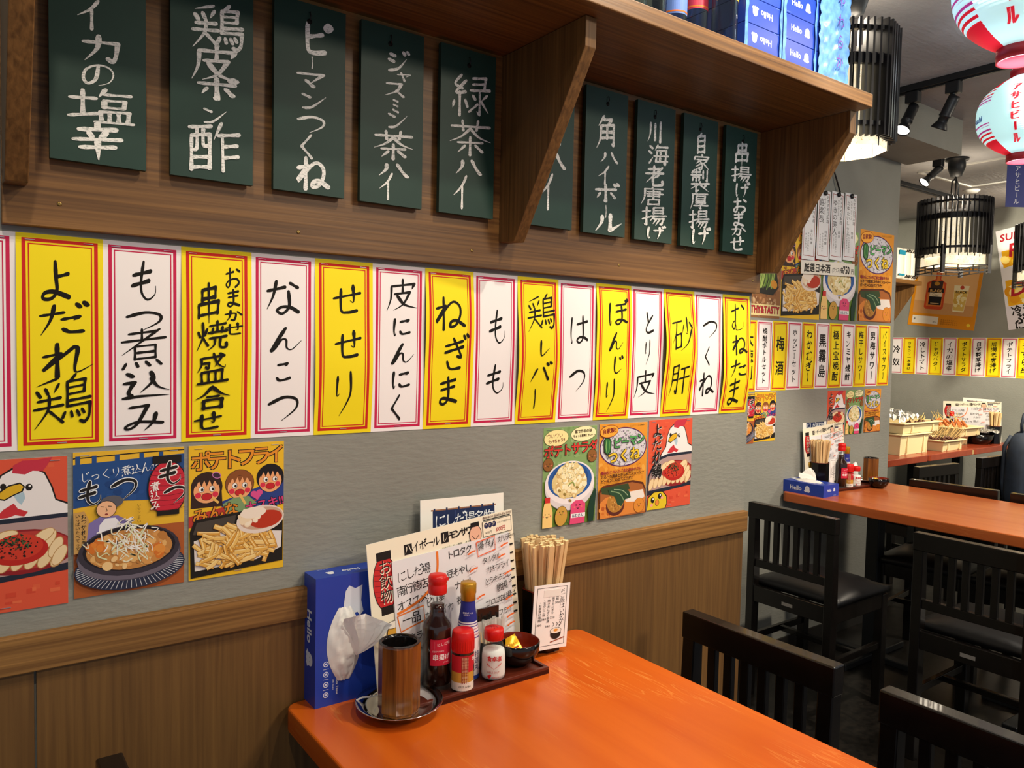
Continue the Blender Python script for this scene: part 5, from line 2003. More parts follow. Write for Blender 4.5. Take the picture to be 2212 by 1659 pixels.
def make_sheet(name, w, h, art, lean, parent, x, y, z, curve=0.0, skew=0.0):
    """a laminated sheet leaning back"""
    mb = MB()
    mb.T = Matrix.Translation((x, y, z)) @ Matrix.Rotation(-R(lean), 4, 'X') @ Matrix.Rotation(R(skew), 4, 'Y')
    sheet_base(mb, w, h, m_lam, 0.0012)
    art(Art(w, h, 0.0013, mb=mb))
    return mb.build(name, parent)


def card_art(a):
    a.rect(0, 0, 100, 190, '#f3f0ee')
    for x0, y0, x1, y1 in ((8, 8, 92, 9.5), (8, 178, 92, 179.5), (8, 8, 9.5, 179), (90.5, 8, 92, 179)):
        a.rect(x0, y0, x1, y1, INK)
    a.vtext('〆ご飯はいかが?', 80, 14, 15, INK, 0.98, True, 11)
    for k, (s, p) in enumerate((('・白飯', '300'), ('・焼きおにぎり', '320'), ('・焼きおにぎり茶漬', '340'), ('・卵かけご飯', '340'), ('・お茶漬け鮭梅', '380'))):
        s = s.replace('白', '日').replace('卵', '玉').replace('鮭', '塩')
        a.vtext(s, 66 - 12 * k, 22 + 6 * k, 8.6, INK, 1.0, False)
        a.htext(p, 59 - 12 * k, 22 + 6 * k + 9.2 * len(s), 9, INK, 1)
    a.ell(66, 146, 15, 16, '#2c2320', 0, 20)
    a.ell(66, 137, 15, 8, '#efe8dc', 0, 20, '#2c2320', 1)
    a.ell(66, 136, 6, 4, '#e39a3a')
    a.poly([(52, 168), (92, 158), (92, 161), (52, 171)], '#9a4a2a')
    for k in range(3):
        a.line([(56 + 10 * k, 124), (60 + 10 * k, 118), (56 + 10 * k, 112)], 1.2, INK)


def make_card(label):
    t = thing('price_card', label, 'card')
    mb = MB()
    sheet_base(mb, 0.086, 0.128, m_lam, 0.0015)
    a = Art(0.086, 0.128, 0.0016, mb=mb)
    a.pt = lambda p, a=a: ((p[0] - 50) * a.k, -a.y, a.h - p[1] * a.h / 190.0)
    card_art(a)
    mb.build('sheet', t)
    MB().box(-0.02, -0.002, 0.104, 0.02, 0.0012, 0.118, m_film).build('tape', t)
    return t


# --- first table -------------------------------------------------------------
t1 = ' on the orange table'
tray = make_tray('dark red wooden condiment tray' + t1)
tray.location = (0.664, -0.0985, TZ)
tray.scale = (1.02, 1, 1)
ZT1 = TZ + 0.008
GB = 'condiments on the tables'
sauce = make_sauce('brown sauce bottle with red cap and red label' + t1)
sauce.location = (0.606, -0.104, ZT1)
soy = make_soy('white and blue soy sauce bottle with gold cap' + t1)
soy.location = (0.6735, -0.098, ZT1)
shi = make_shichimi('red capped chili pepper jar standing in front of the soy sauce' + t1)
shi.location = (0.638, -0.1385, ZT1)
salt = make_salt('red capped glass salt shaker' + t1)
salt.location = (0.709, -0.1305, ZT1)
bowl = make_bowl('black lacquer bowl with red inside at the end of the tray' + t1)
bowl.location = (0.782, -0.102, ZT1)
pk = make_packet('yellow and silver sauce packet in the bowl' + t1)
pk.location = (0.783, -0.093, ZT1 + 0.010)
pk.rotation_euler = (R(-32), R(-24), R(-18))
pk2 = again(pk, 'yellow packet lying lower in the bowl' + t1, (0.790, -0.110, ZT1 + 0.0105), 0)
pk2.rotation_euler = (R(-62), R(12), R(14))
dish = make_dish('shiny steel dish under the wooden cup' + t1)
dish.location = (0.518, -0.135, TZ)
cup = make_cup('octagonal amber wooden cup standing in the steel dish' + t1)
cup.location = (0.5155, -0.138, TZ + 0.0034)
clip = make_spoon('small white wire clip on the rim of the steel dish' + t1)
clip.location = (0.478, -0.098, TZ + 0.019)
hold = make_holder('black octagonal chopstick holder' + t1)
hold.location = (0.8865, -0.047, TZ)
chopsticks(0.8865, -0.047, TZ + 0.012, 64, 0.203, 'pale wooden chopstick standing in the black holder' + t1, 'chopsticks on the orange table', 1, 0.135, 0.0205)
card = make_card('small white rice menu card taped to the chopstick holder' + t1)
card.location = (0.866, -0.0925, TZ + 0.014)
card.rotation_euler = (0, R(3), R(-3))
# toothpicks in a small black stand
t = thing('toothpick_holder', 'small black toothpick holder behind the salt shaker' + t1, 'holder', (0.734, -0.085, ZT1))
MB().box(-0.024, 0.010, 0, 0.024, 0.014, 0.108, m_bowlblack).build('back', t)
mb = MB()
mb.box(-0.024, -0.014, 0, 0.024, -0.011, 0.05, m_bowlblack)
mb.box(-0.024, -0.014, 0, -0.021, 0.012, 0.05, m_bowlblack)
mb.box(0.021, -0.014, 0, 0.024, 0.012, 0.05, m_bowlblack)
mb.box(-0.024, -0.014, 0, 0.024, 0.014, 0.002, m_bowlblack)
mb.build('box', t)
rnd = random.Random(4)
proto = None
for i in range(30):
    if proto is None:
        proto = thing('toothpick', 'x', 'toothpick')
        MB().tube([(0, 0, 0.004), (0, 0, 0.064)], 0.0011, m_stick, 6).build('pick', proto)
        MB().box(-0.0032, -0.0004, 0.0, 0.0032, 0.0004, 0.082, M('clear_wrapper', '#e6e2dc', 0.2, spec=0.6, alpha=0.45)).build('wrapper', proto)
        o = proto
    else:
        o = copy_tree(proto)
    tag(o, 'clear wrapped toothpick standing in the small black holder' + t1, 'toothpick', 'wrapped toothpicks')
    o.location = (0.734 + (i % 10 - 4.5) * 0.0042, -0.085 - 0.007 + (i // 10) * 0.006, ZT1 + 0.004 + rnd.uniform(0, .006))
    o.rotation_euler = (rnd.uniform(-.05, .05), (i % 10 - 4.5) * 0.022 + rnd.uniform(-.04, .04), rnd.uniform(-.8, .8))
# menus behind the tray
mn = thing('menu_stand', 'cream drinks menu with red lantern clipped behind the tray' + t1, 'menu', (0.668, -0.0655, TZ), R(6))
make_sheet('drinks_sheet', 0.330, 0.264, art_drinks, 4, mn, 0, 0, 0.013, 0, -3.4)
make_sheet('daily_sheet', 0.270, 0.226, art_today_wide, 4, mn, 0.013, -0.0026, 0.011, 0, -2.6)
nm = thing('menu_sheet', 'white menu with a navy shop curtain behind the drinks menu' + t1, 'menu', (0.707, -0.036, TZ))
make_sheet('sheet', 0.187, 0.318, art_noren, 4, nm, 0, 0, 0, 0, 1)

# --- second table --------------------------------------------------------------
t2 = ' on the middle table'
again(tray, 'dark condiment tray' + t2, (3.21, 0.653, TZ), R(-4))
again(sauce, 'brown sauce bottle with red cap' + t2, (3.106, 0.631, ZT1))
again(soy, 'white and blue soy sauce bottle with gold cap' + t2, (3.225, 0.677, ZT1))
again(shi, 'red capped chili pepper jar' + t2, (3.150, 0.619, ZT1), R(-30))
again(salt, 'red capped salt shaker' + t2, (3.199, 0.613, ZT1))
again(bowl, 'black lacquer bowl with red inside' + t2, (3.309, 0.566, TZ))
p = again(pk, 'yellow sauce packet in the bowl' + t2, (3.309, 0.574, TZ + 0.012))
p.rotation_euler = (R(-28), R(12), R(-10))
again(dish, 'steel dish behind the bowl' + t2, (3.402, 0.660, TZ))
again(cup, 'octagonal brown wooden cup standing in the steel dish' + t2, (3.398, 0.655, TZ + 0.0034))
again(hold, 'black octagonal chopstick holder' + t2, (3.040, 0.692, TZ))
chopsticks(3.040, 0.692, TZ + 0.012, 40, 0.203, 'pale wooden chopstick standing in the black holder' + t2, 'chopsticks on the middle table', 2, 0.12, 0.020)
again(card, 'small white rice menu card taped to the holder' + t2, (3.075, 0.6455, TZ + 0.010), R(4))
again(mn, 'cream drinks menu with red lantern leaning' + t2, (3.145, 0.722, TZ), R(1))
again(nm, 'white menu with a navy shop curtain behind the drinks menu' + t2, (3.078, 0.733, TZ))
t = thing('napkin_pack', 'small clear bag of toothpicks behind the red caps' + t2, 'bag', (3.262, 0.655, ZT1))
MB().blob((0, 0, 0.05), (0.02, 0.014, 0.052), M('clear_film', '#ece9e4', 0.35, spec=0.6), 12, 3, 0.06).build('bag', t)

# --- alcove tables ---------------------------------------------------------------
m_cream = M('cream_plastic', '#e3cf9f', 0.45, spec=0.4)


def crate(name, label, x0, y0, x1, y1, z0, h, group, cat='crate', tap=0.012):
    t = thing(name, label, cat, ((x0 + x1) / 2, (y0 + y1) / 2, z0), 0, group)
    lx, ly = (x1 - x0) / 2, (y1 - y0) / 2
    th = 0.004

    def frust(a, b, za, zb):
        return [(-a, -b, za), (a, -b, za), (a, b, za), (-a, b, za)]
    v = [(sx * (lx - tap), sy * (ly - tap), 0) for sx, sy in ((-1, -1), (1, -1), (1, 1), (-1, 1))]
    v += [(sx * lx, sy * ly, h) for sx, sy in ((-1, -1), (1, -1), (1, 1), (-1, 1))]
    v += [(sx * (lx - th), sy * (ly - th), h) for sx, sy in ((-1, -1), (1, -1), (1, 1), (-1, 1))]
    v += [(sx * (lx - tap - th), sy * (ly - tap - th), th) for sx, sy in ((-1, -1), (1, -1), (1, 1), (-1, 1))]
    f = [(3, 2, 1, 0)]
    for i in range(4):
        k = (i + 1) % 4
        f += [(i, k, 4 + k, 4 + i), (4 + i, 4 + k, 8 + k, 8 + i), (8 + i, 8 + k, 12 + k, 12 + i)]
    f.append((12, 13, 14, 15))
    MB().add(v, f, m_cream).build('tub', t, 0.0015)
    mb = MB()
    e = 0.012
    for a in ((-lx - e, -ly - e, lx + e, -ly), (-lx - e, ly, lx + e, ly + e), (-lx - e, -ly, -lx, ly), (lx, -ly, lx + e, ly)):
        mb.box(a[0], a[1], h - 0.008, a[2], a[3], h, m_cream)
    mb.build('rim', t, 0.002)
    mb = MB()
    for sx in (-1, 1):
        for sy in (-1, 1):
            mb.box(sx * (lx - tap) - 0.004, sy * (ly - tap) - 0.004, 0.0, sx * (lx - tap) + 0.004, sy * (ly - tap) + 0.004, h - 0.008, m_cream)
    for sx in (-0.55, 0.6):
        mb.box(sx * lx, -ly + tap * .2 - 0.004, 0.01, sx * lx + 0.01, -ly + tap, h - 0.01, m_cream)
    mb.build('rib', t)
    return t


GC = 'cream food tubs in the alcove'
crate('food_tub', 'tall cream tub at the bottom of the stack, left on the alcove tables', 4.494, 1.075, 4.838, 1.52, TZ, 0.128, GC, 'tub')
crate('food_tub', 'wide cream tray of foil and skewers on top of the tall tub', 4.508, 1.068, 4.955, 1.50, TZ + 0.129, 0.066, GC, 'tub')
crate('food_tub', 'small low cream tub of dark skewers at the table edge', 4.945, 1.035, 5.215, 1.235, TZ, 0.070, GC, 'tub')
crate('food_tub', 'cream tub holding up the tray of fried skewers', 5.30, 1.145, 5.55, 1.36, TZ, 0.066, GC, 'tub')
crate('food_tub', 'cream tray of orange fried skewers on the right stack', 5.30, 1.09, 5.60, 1.345, TZ + 0.067, 0.062, GC, 'tub')
m_skew = M('bamboo_skewer', '#a98850', 0.6)
m_skew2 = M('pale_bamboo', '#d9b76a', 0.6)
m_meat = M('browned_meat', '#4a2414', 0.6, var=0.5, vscale=120)
m_fried = M('fried_crumb', '#b8622a', 0.8, var=0.4, vscale=150)


def skewers(n, x0, y0, x1, y1, z, tilt, label, group, mat, meat, seed, L=0.17, up=0.6):
    rnd = random.Random(seed)
    proto = None
    for i in range(n):
        if proto is None:
            proto = thing('skewer', label, 'skewer')
            MB().tube([(0, 0, 0), (0, 0, L)], 0.0017, mat, 6).build('stick', proto)
            mb = MB()
            for k in range(3):
                mb.blob((0, 0, 0.012 + 0.020 * k), (0.010, 0.009, 0.011), meat, 8, 5 + k, 0.16)
            mb.build('meat', proto)
            o = proto
        else:
            o = copy_tree(proto)
        tag(o, label, 'skewer', group)
        o.location = (x0 + (x1 - x0) * (i + .5) / n + rnd.uniform(-.01, .01), rnd.uniform(y0, y1), z + rnd.uniform(0, 0.012))
        o.rotation_euler = (rnd.gauss(tilt[0], 0.12), rnd.gauss(tilt[1], 0.12), rnd.uniform(-0.3, 0.3))


skewers(26, 4.965, 1.06, 5.16, 1.20, TZ + 0.03, (0.1, 0.85), 'grilled dark meat skewer leaning in the small low tub', 'dark skewers in the low tub', m_skew, m_meat, 3, 0.165)
skewers(16, 5.36, 1.13, 5.56, 1.30, TZ + 0.118, (-0.75, 0.75), 'fried skewer with pale stick in the tray of the right stack', 'fried skewers in the tray', m_skew2, m_fried, 5, 0.14)
skewers(9, 4.62, 1.085, 4.90, 1.13, TZ + 0.165, (-0.2, 1.3), 'brown meat skewer under the foil in the top tray', 'skewers under the foil', m_skew2, m_meat, 6, 0.15)
m_foil = M('aluminium_foil', '#dcdad4', 0.34, 0.9)


def foil(label, cx, cy, z, lx, ly, hh, seed, rz=0.0):
    rnd = random.Random(seed)
    n = 22
    v, f = [], []
    for i in range(n + 1):
        for j in range(n + 1):
            u, w = i / n * 2 - 1, j / n * 2 - 1
            e = max(0.0, 1 - max(abs(u), abs(w)) ** 3)
            v.append((lx * u * (1 + rnd.uniform(-.04, .04)), ly * w * (1 + rnd.uniform(-.04, .04)), hh * (0.45 + 0.45 * e + 0.14 * math.sin(3.1 * u + 2.3 * w) * math.cos(2.7 * w - u)) + rnd.uniform(-.17, .2) * hh))
    for i in range(n):
        for j in range(n):
            a = i * (n + 1) + j
            f += [(a, a + n + 1, a + n + 2), (a, a + n + 2, a + 1)]
    o = MB().add(v, f, m_foil).build('foil_sheet')
    tag(o, label, 'foil', 'crumpled foil sheets', None, (cx, cy, z), rz)


foil('crumpled silver foil heaped over the top tray of the left stack', 4.69, 1.28, TZ + 0.172, 0.165, 0.165, 0.085, 1)
foil('crumpled foil lying between the two stacks', 5.18, 1.42, TZ + 0.09, 0.11, 0.10, 0.03, 2)
foil('crumpled foil hanging over the black pan right of the skewers', 5.70, 1.11, TZ + 0.074, 0.085, 0.085, 0.028, 3, 0.3)
t = thing('food_pan', 'black round pan under the foil on the alcove tables', 'pan', (5.665, 1.14, TZ))
MB().lathe([(0.0, 0.0), (0.065, 0.0), (0.088, 0.03), (0.098, 0.07), (0.094, 0.07), (0.084, 0.032), (0.062, 0.005), (0.0, 0.005)], m_bowlblack, 32, caps=False).build('pan', t)
t = thing('food_tray', 'black plastic tray between the two stacks of tubs', 'tray', (5.175, 1.42, TZ))
MB().lathe([(0.0, 0.0), (0.11, 0.0), (0.14, 0.075), (0.136, 0.075), (0.107, 0.004), (0, 0.004)], m_bowlblack, 4, False, R(45), caps=False).build('tray', t)
t3 = ' on the alcove table by the back wall'
o = again(mn, 'cream drinks menu with red lantern standing' + t3, (5.88, 1.27, TZ), -PI / 2)
o.scale = (1.19, 1, 1.0)
o = again(nm, 'white menu with a navy shop curtain' + t3, (5.905, 1.26, TZ), -PI / 2)
o.scale = (1.12, 1, 0.94)
again(sauce, 'brown sauce bottle with red cap' + t3, (5.80, 1.377, TZ))
o = again(hold, 'black chopstick holder' + t3, (5.785, 1.083, TZ), 0)
o.scale = (1.0, 1.0, 1.02)
chopsticks(5.785, 1.083, TZ + 0.012, 34, 0.203, 'pale wooden chopstick standing in the black holder' + t3, 'chopsticks by the back wall', 3, 0.09, 0.020)
t = thing('foil_tray', 'silver foil tray on the seat right of the pillar', 'tray', (4.20, 0.80, 0.487))
foil_n = MB().box(-0.11, -0.08, 0, 0.11, 0.08, 0.03, m_foil)
foil_n.build('tray', t, 0.004)

# ---------------------------------------------------------------- on top of the shelf
ZS = 1.904
GBO = 'glass bottles on the shelf'
m_bglass = thin_glass('bottle_glass', '#dfe9e5', 0.75)


def bottle(label, x, y, r, h, labcol=None, lz=(0.07, 0.15), cap='#b9b9b4'):
    t = thing('glass_bottle', label, 'bottle', (x, y, ZS), 0, GBO)
    MB().lathe([(0.0, 0.004), (r * .8, 0.0), (r, 0.004), (r, h * .62), (r * .85, h * .70), (r * .36, h * .80), (r * .33, h * .95)], m_bglass, 28, caps=False).build('glass', t)
    MB().lathe([(r * .37, h * .93), (r * .37, h), (0, h)], P(cap), 20, caps=False).build('cap', t)
    if labcol:
        mb = MB()

        def lab(a):
            grid_rect(a, 0, 0, 100, a.h / a.k, labcol, 16)
            grid_rect(a, 0, 4, 100, 12, '#b03a2a', 16)
            a.vtext('焼酎', 60, 20, 26, '#6a2a1c', 1, True, 12)
            grid_rect(a, 0, a.h / a.k - 10, 100, a.h / a.k - 5, '#c96a2a', 16)
        wrap_art(mb, r + 0.0004, r * 2.6, lz[1] - lz[0], lz[0], VIEW + 0.3, lab)
        mb.build('label', t)


bottle('first clear bottle from the left on the shelf top', 0.950, -0.195, 0.0225, 0.24)
bottle('second clear bottle from the left on the shelf top', 0.999, -0.195, 0.0235, 0.25, None)
bottle('third clear bottle from the left with a blue label', 1.047, -0.205, 0.023, 0.24, '#5f7fc8', (0.05, 0.16))
bottle('fourth clear bottle with red label on the shelf top', 1.098, -0.212, 0.023, 0.26, '#b8324a', (0.07, 0.15))
bottle('clear bottle with yellow label next to the wrapped tissue boxes', 1.128, -0.258, 0.0245, 0.27, '#e0b437', (0.080, 0.17))
GP = 'wrapped tissue box packs on the shelf'
m_wrap = M('wrapping_film', '#5f93dc', 0.25, spec=0.6, var=0.35, vscale=60)


def pack(label, x0, x1, kind):
    """five flat tissue boxes shrink wrapped in one block"""
    w, h, d = x1 - x0, 0.25, 0.215
    t = thing('tissue_pack', label, 'tissue pack', ((x0 + x1) / 2, -0.282, ZS), 0, GP)
    for k in range(5):
        mb = MB().box(-w / 2, 0, k * 0.05, w / 2, d, k * 0.05 + 0.0492, m_bluebox)
        if kind < 2:
            mb.T = Matrix.Translation((0, 0, k * 0.05))
            a = Art(w, 0.05, 0.0002, mb=mb)
            if kind == 0:
                k0 = a.pt
                a.pt = lambda p, a=a, h2=0.05: ((50 - p[0]) * a.k, -a.y, p[1] * a.k)
                a.htext('Hello', 26, 14, 15, LOGO, 1, False, 0, bold=.6)
                ghost_logo(a, 74, 22, 18, LOGO)
            else:
                a.htext('Hello', 22, 13, 15, LOGO, 1, False, 0, bold=.6)
                ghost_logo(a, 72, 21, 18, LOGO)
            a.rect(8, 40.5, 22, 41.5, '#5b76cf')
            mb.T = Matrix()
        mb.build('carton', t, 0.0008)
    mb = MB()
    rnd = random.Random(7 + kind)
    if kind == 2:
        n, m = 30, 16
        v, f = [], []
        for i in range(n + 1):
            for j in range(m + 1):
                v.append((-w / 2 + w * j / m, -0.002 - 0.004 * abs(math.sin(9 * i / n * PI + 3 * math.sin(j * .5))) - rnd.uniform(0, .002), h * i / n))
        for i in range(n):
            for j in range(m):
                a_ = i * (m + 1) + j
                f.append((a_, a_ + 1, a_ + m + 2, a_ + m + 1))
        mb.add(v, f, m_wrap, True)
        a = Art(w, h, 0.0085, mb=mb)
        a.vtext('やわらか', 66, 60, 30, '#6a3a9c', 1.25, False, sx=.8)
    else:
        for s in (-1, 1):
            n = 18
            v, f = [], []
            for i in range(n + 1):
                v += [(s * (w / 2 + 0.0004), -0.0012, h * i / n), (s * (w / 2 - 0.006 - rnd.uniform(0, .004)), -0.0012 - rnd.uniform(0, 0.0025), h * i / n)]
            for i in range(n):
                f.append((2 * i, 2 * i + 1, 2 * i + 3, 2 * i + 2))
            mb.add(v, f, m_wrap, True)
    mb.build('wrapper', t)


pack('wrapped blue tissue boxes with lettering upside down, beside the bottles', 1.158, 1.274, 0)
pack('wrapped blue tissue boxes in the middle of the three packs', 1.278, 1.392, 1)
pack('pale blue crinkled film pack of tissue boxes at the shelf end', 1.396, 1.507, 2)

# ---------------------------------------------------------------- shelf in the alcove with packs of napkins
s2 = thing('wall_shelf', 'brown wooden shelf in the alcove beside the back wall', 'shelf', (0, 0, 0))
MB().box(4.0, 1.80, 1.874, 6.14, 2.0995, 1.904, m_shelf).build('shelf_board', s2, 0.002)
MB().prism([(2.0995, 1.523), (2.05, 1.520), (1.845, 1.824), (1.845, 1.873), (2.0995, 1.873)], 'x', 6.09, 6.12, m_shelf_y).build('bracket', s2, 0.001)
MB().prism([(2.0995, 1.523), (2.05, 1.520), (1.845, 1.824), (1.845, 1.873), (2.0995, 1.873)], 'x', 4.6, 4.63, m_shelf_y).build('bracket', s2, 0.001)
m_bag = M('cream_napkin_bag', '#e9dfcf', 0.35, spec=0.6)
m_tealp = P('#1c7f9c')
for i, (x, lab) in enumerate(((5.86, 'teal banded white napkin pack on the alcove shelf'), (5.965, 'white napkin pack with checked edge on the alcove shelf'), (6.065, 'white checked napkin pack at the alcove shelf end'))):
    t = thing('napkin_pack', lab, 'napkin pack', (x, 1.90, 1.904), 0, 'napkin packs on the alcove shelf')
    mb = pad(MB(), 0, 0, 0.125, 0.049, 0.08, 0.125, m_bag, 0.35, 20)
    mb.build('bag', t)
    mb = MB()
    if i == 0:
        mb.box(-0.046, -0.0815, 0.19, 0.046, -0.0795, 0.225, m_tealp)
        mb.box(-0.046, -0.0815, 0.03, 0.046, -0.0795, 0.045, m_tealp)
    else:
        for k in range(8):
            for r_ in range(2):
                if (k + r_) % 2 == 0:
                    mb.box(-0.044 + k * 0.011, -0.0815, 0.215 + 0.011 * r_, -0.033 + k * 0.011, -0.0795, 0.226 + 0.011 * r_, m_ink)
                    mb.box(-0.044 + k * 0.011, -0.0815, 0.02 + 0.011 * r_, -0.033 + k * 0.011, -0.0795, 0.031 + 0.011 * r_, m_ink)
    mb.build('printed_band', t)

# ---------------------------------------------------------------- posters on the back wall
def art_whisky(a):
    a.rect(0, 0, 100, 92, '#d98a14')
    a.rect(5, 3, 95, 72, '#dcaa70')
    a.poly([(5, 52), (95, 56), (95, 72), (5, 72)], '#c8935c')
    # square whisky bottle
    a.poly([(33, 8), (41, 8), (41, 18), (50, 24), (50, 62), (47, 65), (24, 65), (21, 62), (21, 24), (33, 18)], '#c64a22')
    a.poly([(35, 8), (39, 8), (39, 20), (47, 26), (47, 60), (24, 60), (24, 26), (35, 20)], '#d97b33')
    a.rect(27, 21, 45, 32, '#3b2a26')
    a.ell(36, 25, 4, 3, '#b8862f')
    a.rect(24, 32, 48, 39, '#231d1c')
    a.htext('BLACK', 26.5, 33, 5.6, '#dcae63', 1, False, 0, bold=.3)
    a.rect(27, 39, 46, 45, '#e6d6b8')
    a.htext('Clear', 31, 39.6, 4.6, '#5b4a33', 1, False)
    a.rect(27, 45, 46, 58, '#1c1a1e')
    a.rect(30, 55, 43, 56, '#cfae7a')
    # tumbler
    a.poly([(62, 26), (84, 26), (81, 66), (65, 66)], '#eadfb8')
    a.poly([(63, 34), (83, 34), (80.6, 64), (65.6, 64)], '#d9b65a')
    a.blobs(73, 48, 7, 12, 26, 1.5, 4, ['#ecdca0', '#f2e8c4', '#cfa648'], 61)
    a.ell(74, 29, 3, 3, '#b9442c')
    a.htext('BLACK', 65, 33, 5.2, INK, 1, False, 0, bold=.3)
    a.rect(6, 76, 46, 88, '#e8e0d2')
    a.htext('¥', 8, 78, 6, INK, 1, False)
    a.htext('税込', 38, 83, 3, INK, 1, False)
    for k in range(3):
        a.htext('飲酒は日本で楽しく。'[:9].replace('。', ''), 50, 79 + 3 * k, 2.4, '#7a4a0e', 1.2, False)
    a.ell(91, 85, 2.6, 2.6, '#f0cf3a')


def art_beer(a):
    """tall beer poster"""
    a.rect(0, 0, 100, 141, '#ebe7ea')
    a.rect(4, 30, 100, 60, '#efb21c')
    a.blobs(40, 44, 34, 12, 40, 2, 8, ['#f4c83c', '#e59a14', '#f9df7c'], 71)
    a.poly([(4, 54), (60, 46), (100, 40), (100, 66), (4, 66)], '#ece8ea')
    a.htext('SUPER', 4, 4, 14, '#b3202c', 1, False, 0, bold=.5, slant=.15)
    a.htext('R', 12, 17, 26, '#b3202c', 1, False, 0, bold=1.2, slant=.15)
    a.htext('SUPER', 22, 58, 11, '#b3202c', 1, False, 0, bold=.4, slant=.15)
    a.rect(4, 72, 100, 108, '#efb01a')
    a.blobs(30, 92, 26, 14, 40, 2, 8, ['#f6d24a', '#e79c16', '#fbe48e', '#fdf2c2'], 72)
    a.htext('DRY', 8, 70, 28, '#b3202c', 1, False, 0, bold=1.2, slant=.15)
    # generic figure drinking
    a.ell(66, 24, 26, 22, '#1c1718', 20)
    a.poly([(58, 26), (78, 18), (96, 30), (96, 60), (74, 62), (60, 46)], '#d69a78')
    a.ell(64, 26, 14, 12, '#1c1718', 30)
    a.poly([(60, 98), (74, 84), (100, 78), (100, 108), (70, 110)], '#d59a76')
    for k in range(4):
        a.line([(62 + 3 * k, 100 + 2.2 * k - 6), (84 + 3 * k, 86 + 3 * k)], 1.0, '#9a5f44')
    a.rect(0, 108, 100, 141, '#e3dde6')
    a.htext('冷やし', 6, 108, 14, INK, 1, False, 0.1, bold=.6)
    a.htext('ぶっかけ', 8, 119, 16, INK, 0.95, False, 0.1, bold=.9)
    a.htext('にうまい', 8, 131, 12, INK, 1, False, 0.1, bold=.6)


def tilted(o, deg):
    o.rotation_euler = (Matrix.Rotation(-PI / 2, 4, 'Z') @ Matrix.Rotation(R(deg), 4, 'Y')).to_euler()


o = poster('advert_poster', art_whisky, 'orange whisky poster with square bottle and tumbler on the back wall', 0.51, (6.2492, 1.700, 1.545), -PI / 2, 'advert posters on the back wall', 0.92, False)
tilted(o, 6.2)
o = poster('advert_poster', art_beer, 'tall white and yellow beer poster at the right edge of the photo', 0.53, (6.2492, 0.945, 1.565), -PI / 2, 'advert posters on the back wall', 1.41, False)
tilted(o, -9.5)

# ---------------------------------------------------------------- ceiling track with spotlights
def track(label, x0, y0, x1, y1):
    t = thing('light_track', label, 'light track', ((x0 + x1) / 2, (y0 + y1) / 2, ZC - 0.032))
    dx, dy = (x1 - x0) / 2, (y1 - y0) / 2
    w = 0.018
    if abs(dx) < abs(dy):
        MB().box(-w, -abs(dy), 0.006, w, abs(dy), 0.032, m_blackmetal).build('rail', t, 0.002)
        MB().box(-0.006, -abs(dy), 0.0, 0.006, abs(dy), 0.006, m_blackmetal).build('slot', t)
    else:
        MB().box(-abs(dx), -w, 0.006, abs(dx), w, 0.032, m_blackmetal).build('rail', t, 0.002)
        MB().box(-abs(dx), -0.006, 0.0, abs(dx), 0.006, 0.006, m_blackmetal).build('slot', t)


track('black ceiling light track running past the red paper lanterns', 3.13, 0.47, 3.13, -2.4)
track('black ceiling light track in the alcove behind the square lantern', 4.30, 1.33, 6.1, 1.33)
m_lamp = M('lit_lamp_face', '#fff2dc', 0.4, emit=14.0)
m_unlit = M('lamp_face', '#d8d4cc', 0.2)


def spotlight(label, x, y, zt, head, face_dir, lit):
    """adaptor on the track, rod and a tilting can"""
    t = thing('spotlight', label, 'spotlight', (x, y, zt), 0, 'black spotlights on the ceiling')
    MB().box(-0.018, -0.026, -0.044, 0.018, 0.026, 0.0, m_blackmetal).build('adaptor', t, 0.003)
    hd = Vector(head) - Vector((x, y, zt))
    MB().tube([(0, 0, -0.04), (0, 0, hd.z + 0.02)], 0.0075, m_blackmetal, 10).build('rod', t)
    d = Vector(face_dir).normalized()
    q = d.to_track_quat('Z', 'Y').to_matrix().to_4x4()
    mb = MB()
    mb.T = Matrix.Translation(hd - Vector((0, 0, 0.0))) @ q
    mb.lathe([(0.0, -0.02), (0.020, -0.018), (0.021, 0.0), (0.021, 0.055), (0.023, 0.058), (0.023, 0.064), (0.0185, 0.066), (0.0185, 0.085)], m_blackmetal, 24, caps=False)
    mb.lathe([(0.0185, 0.085), (0.021, 0.088), (0.031, 0.108), (0.0315, 0.112), (0.0295, 0.112), (0.02, 0.09)], m_blackmetal, 24, caps=False)
    mb.build('can', t)
    mb = MB()
    mb.T = Matrix.Translation(hd) @ q
    mb.lathe([(0.0, 0.109), (0.029, 0.107)], m_lamp if lit else m_unlit, 24, True, caps=False)
    mb.build('lamp_face', t)
    return t


spotlight('lit black spotlight at the left end of the track near the beam', 3.13, 0.398, ZC - 0.03, (3.13, 0.40, 2.330), (-0.44, 0.06, -0.70), True)
spotlight('black spotlight on the track pointing down, unlit side to the camera', 3.13, 0.240, ZC - 0.03, (3.13, 0.242, 2.330), (0.02, 0.42, -0.85), False)
spotlight('lit black spotlight fixed straight to the alcove ceiling', 4.44, 0.908, ZC, (4.44, 0.908, 2.372), (-0.55, 0.35, -0.62), True)
tag(MB().lathe([(0.0, -0.02), (0.035, -0.018), (0.05, -0.004), (0.05, 0.0)], M('white_plastic', '#d9d6cf', 0.5), 28).build('smoke_detector'), 'small round white smoke detector on the alcove ceiling', 'detector', None, None, (5.44, 1.16, ZC))

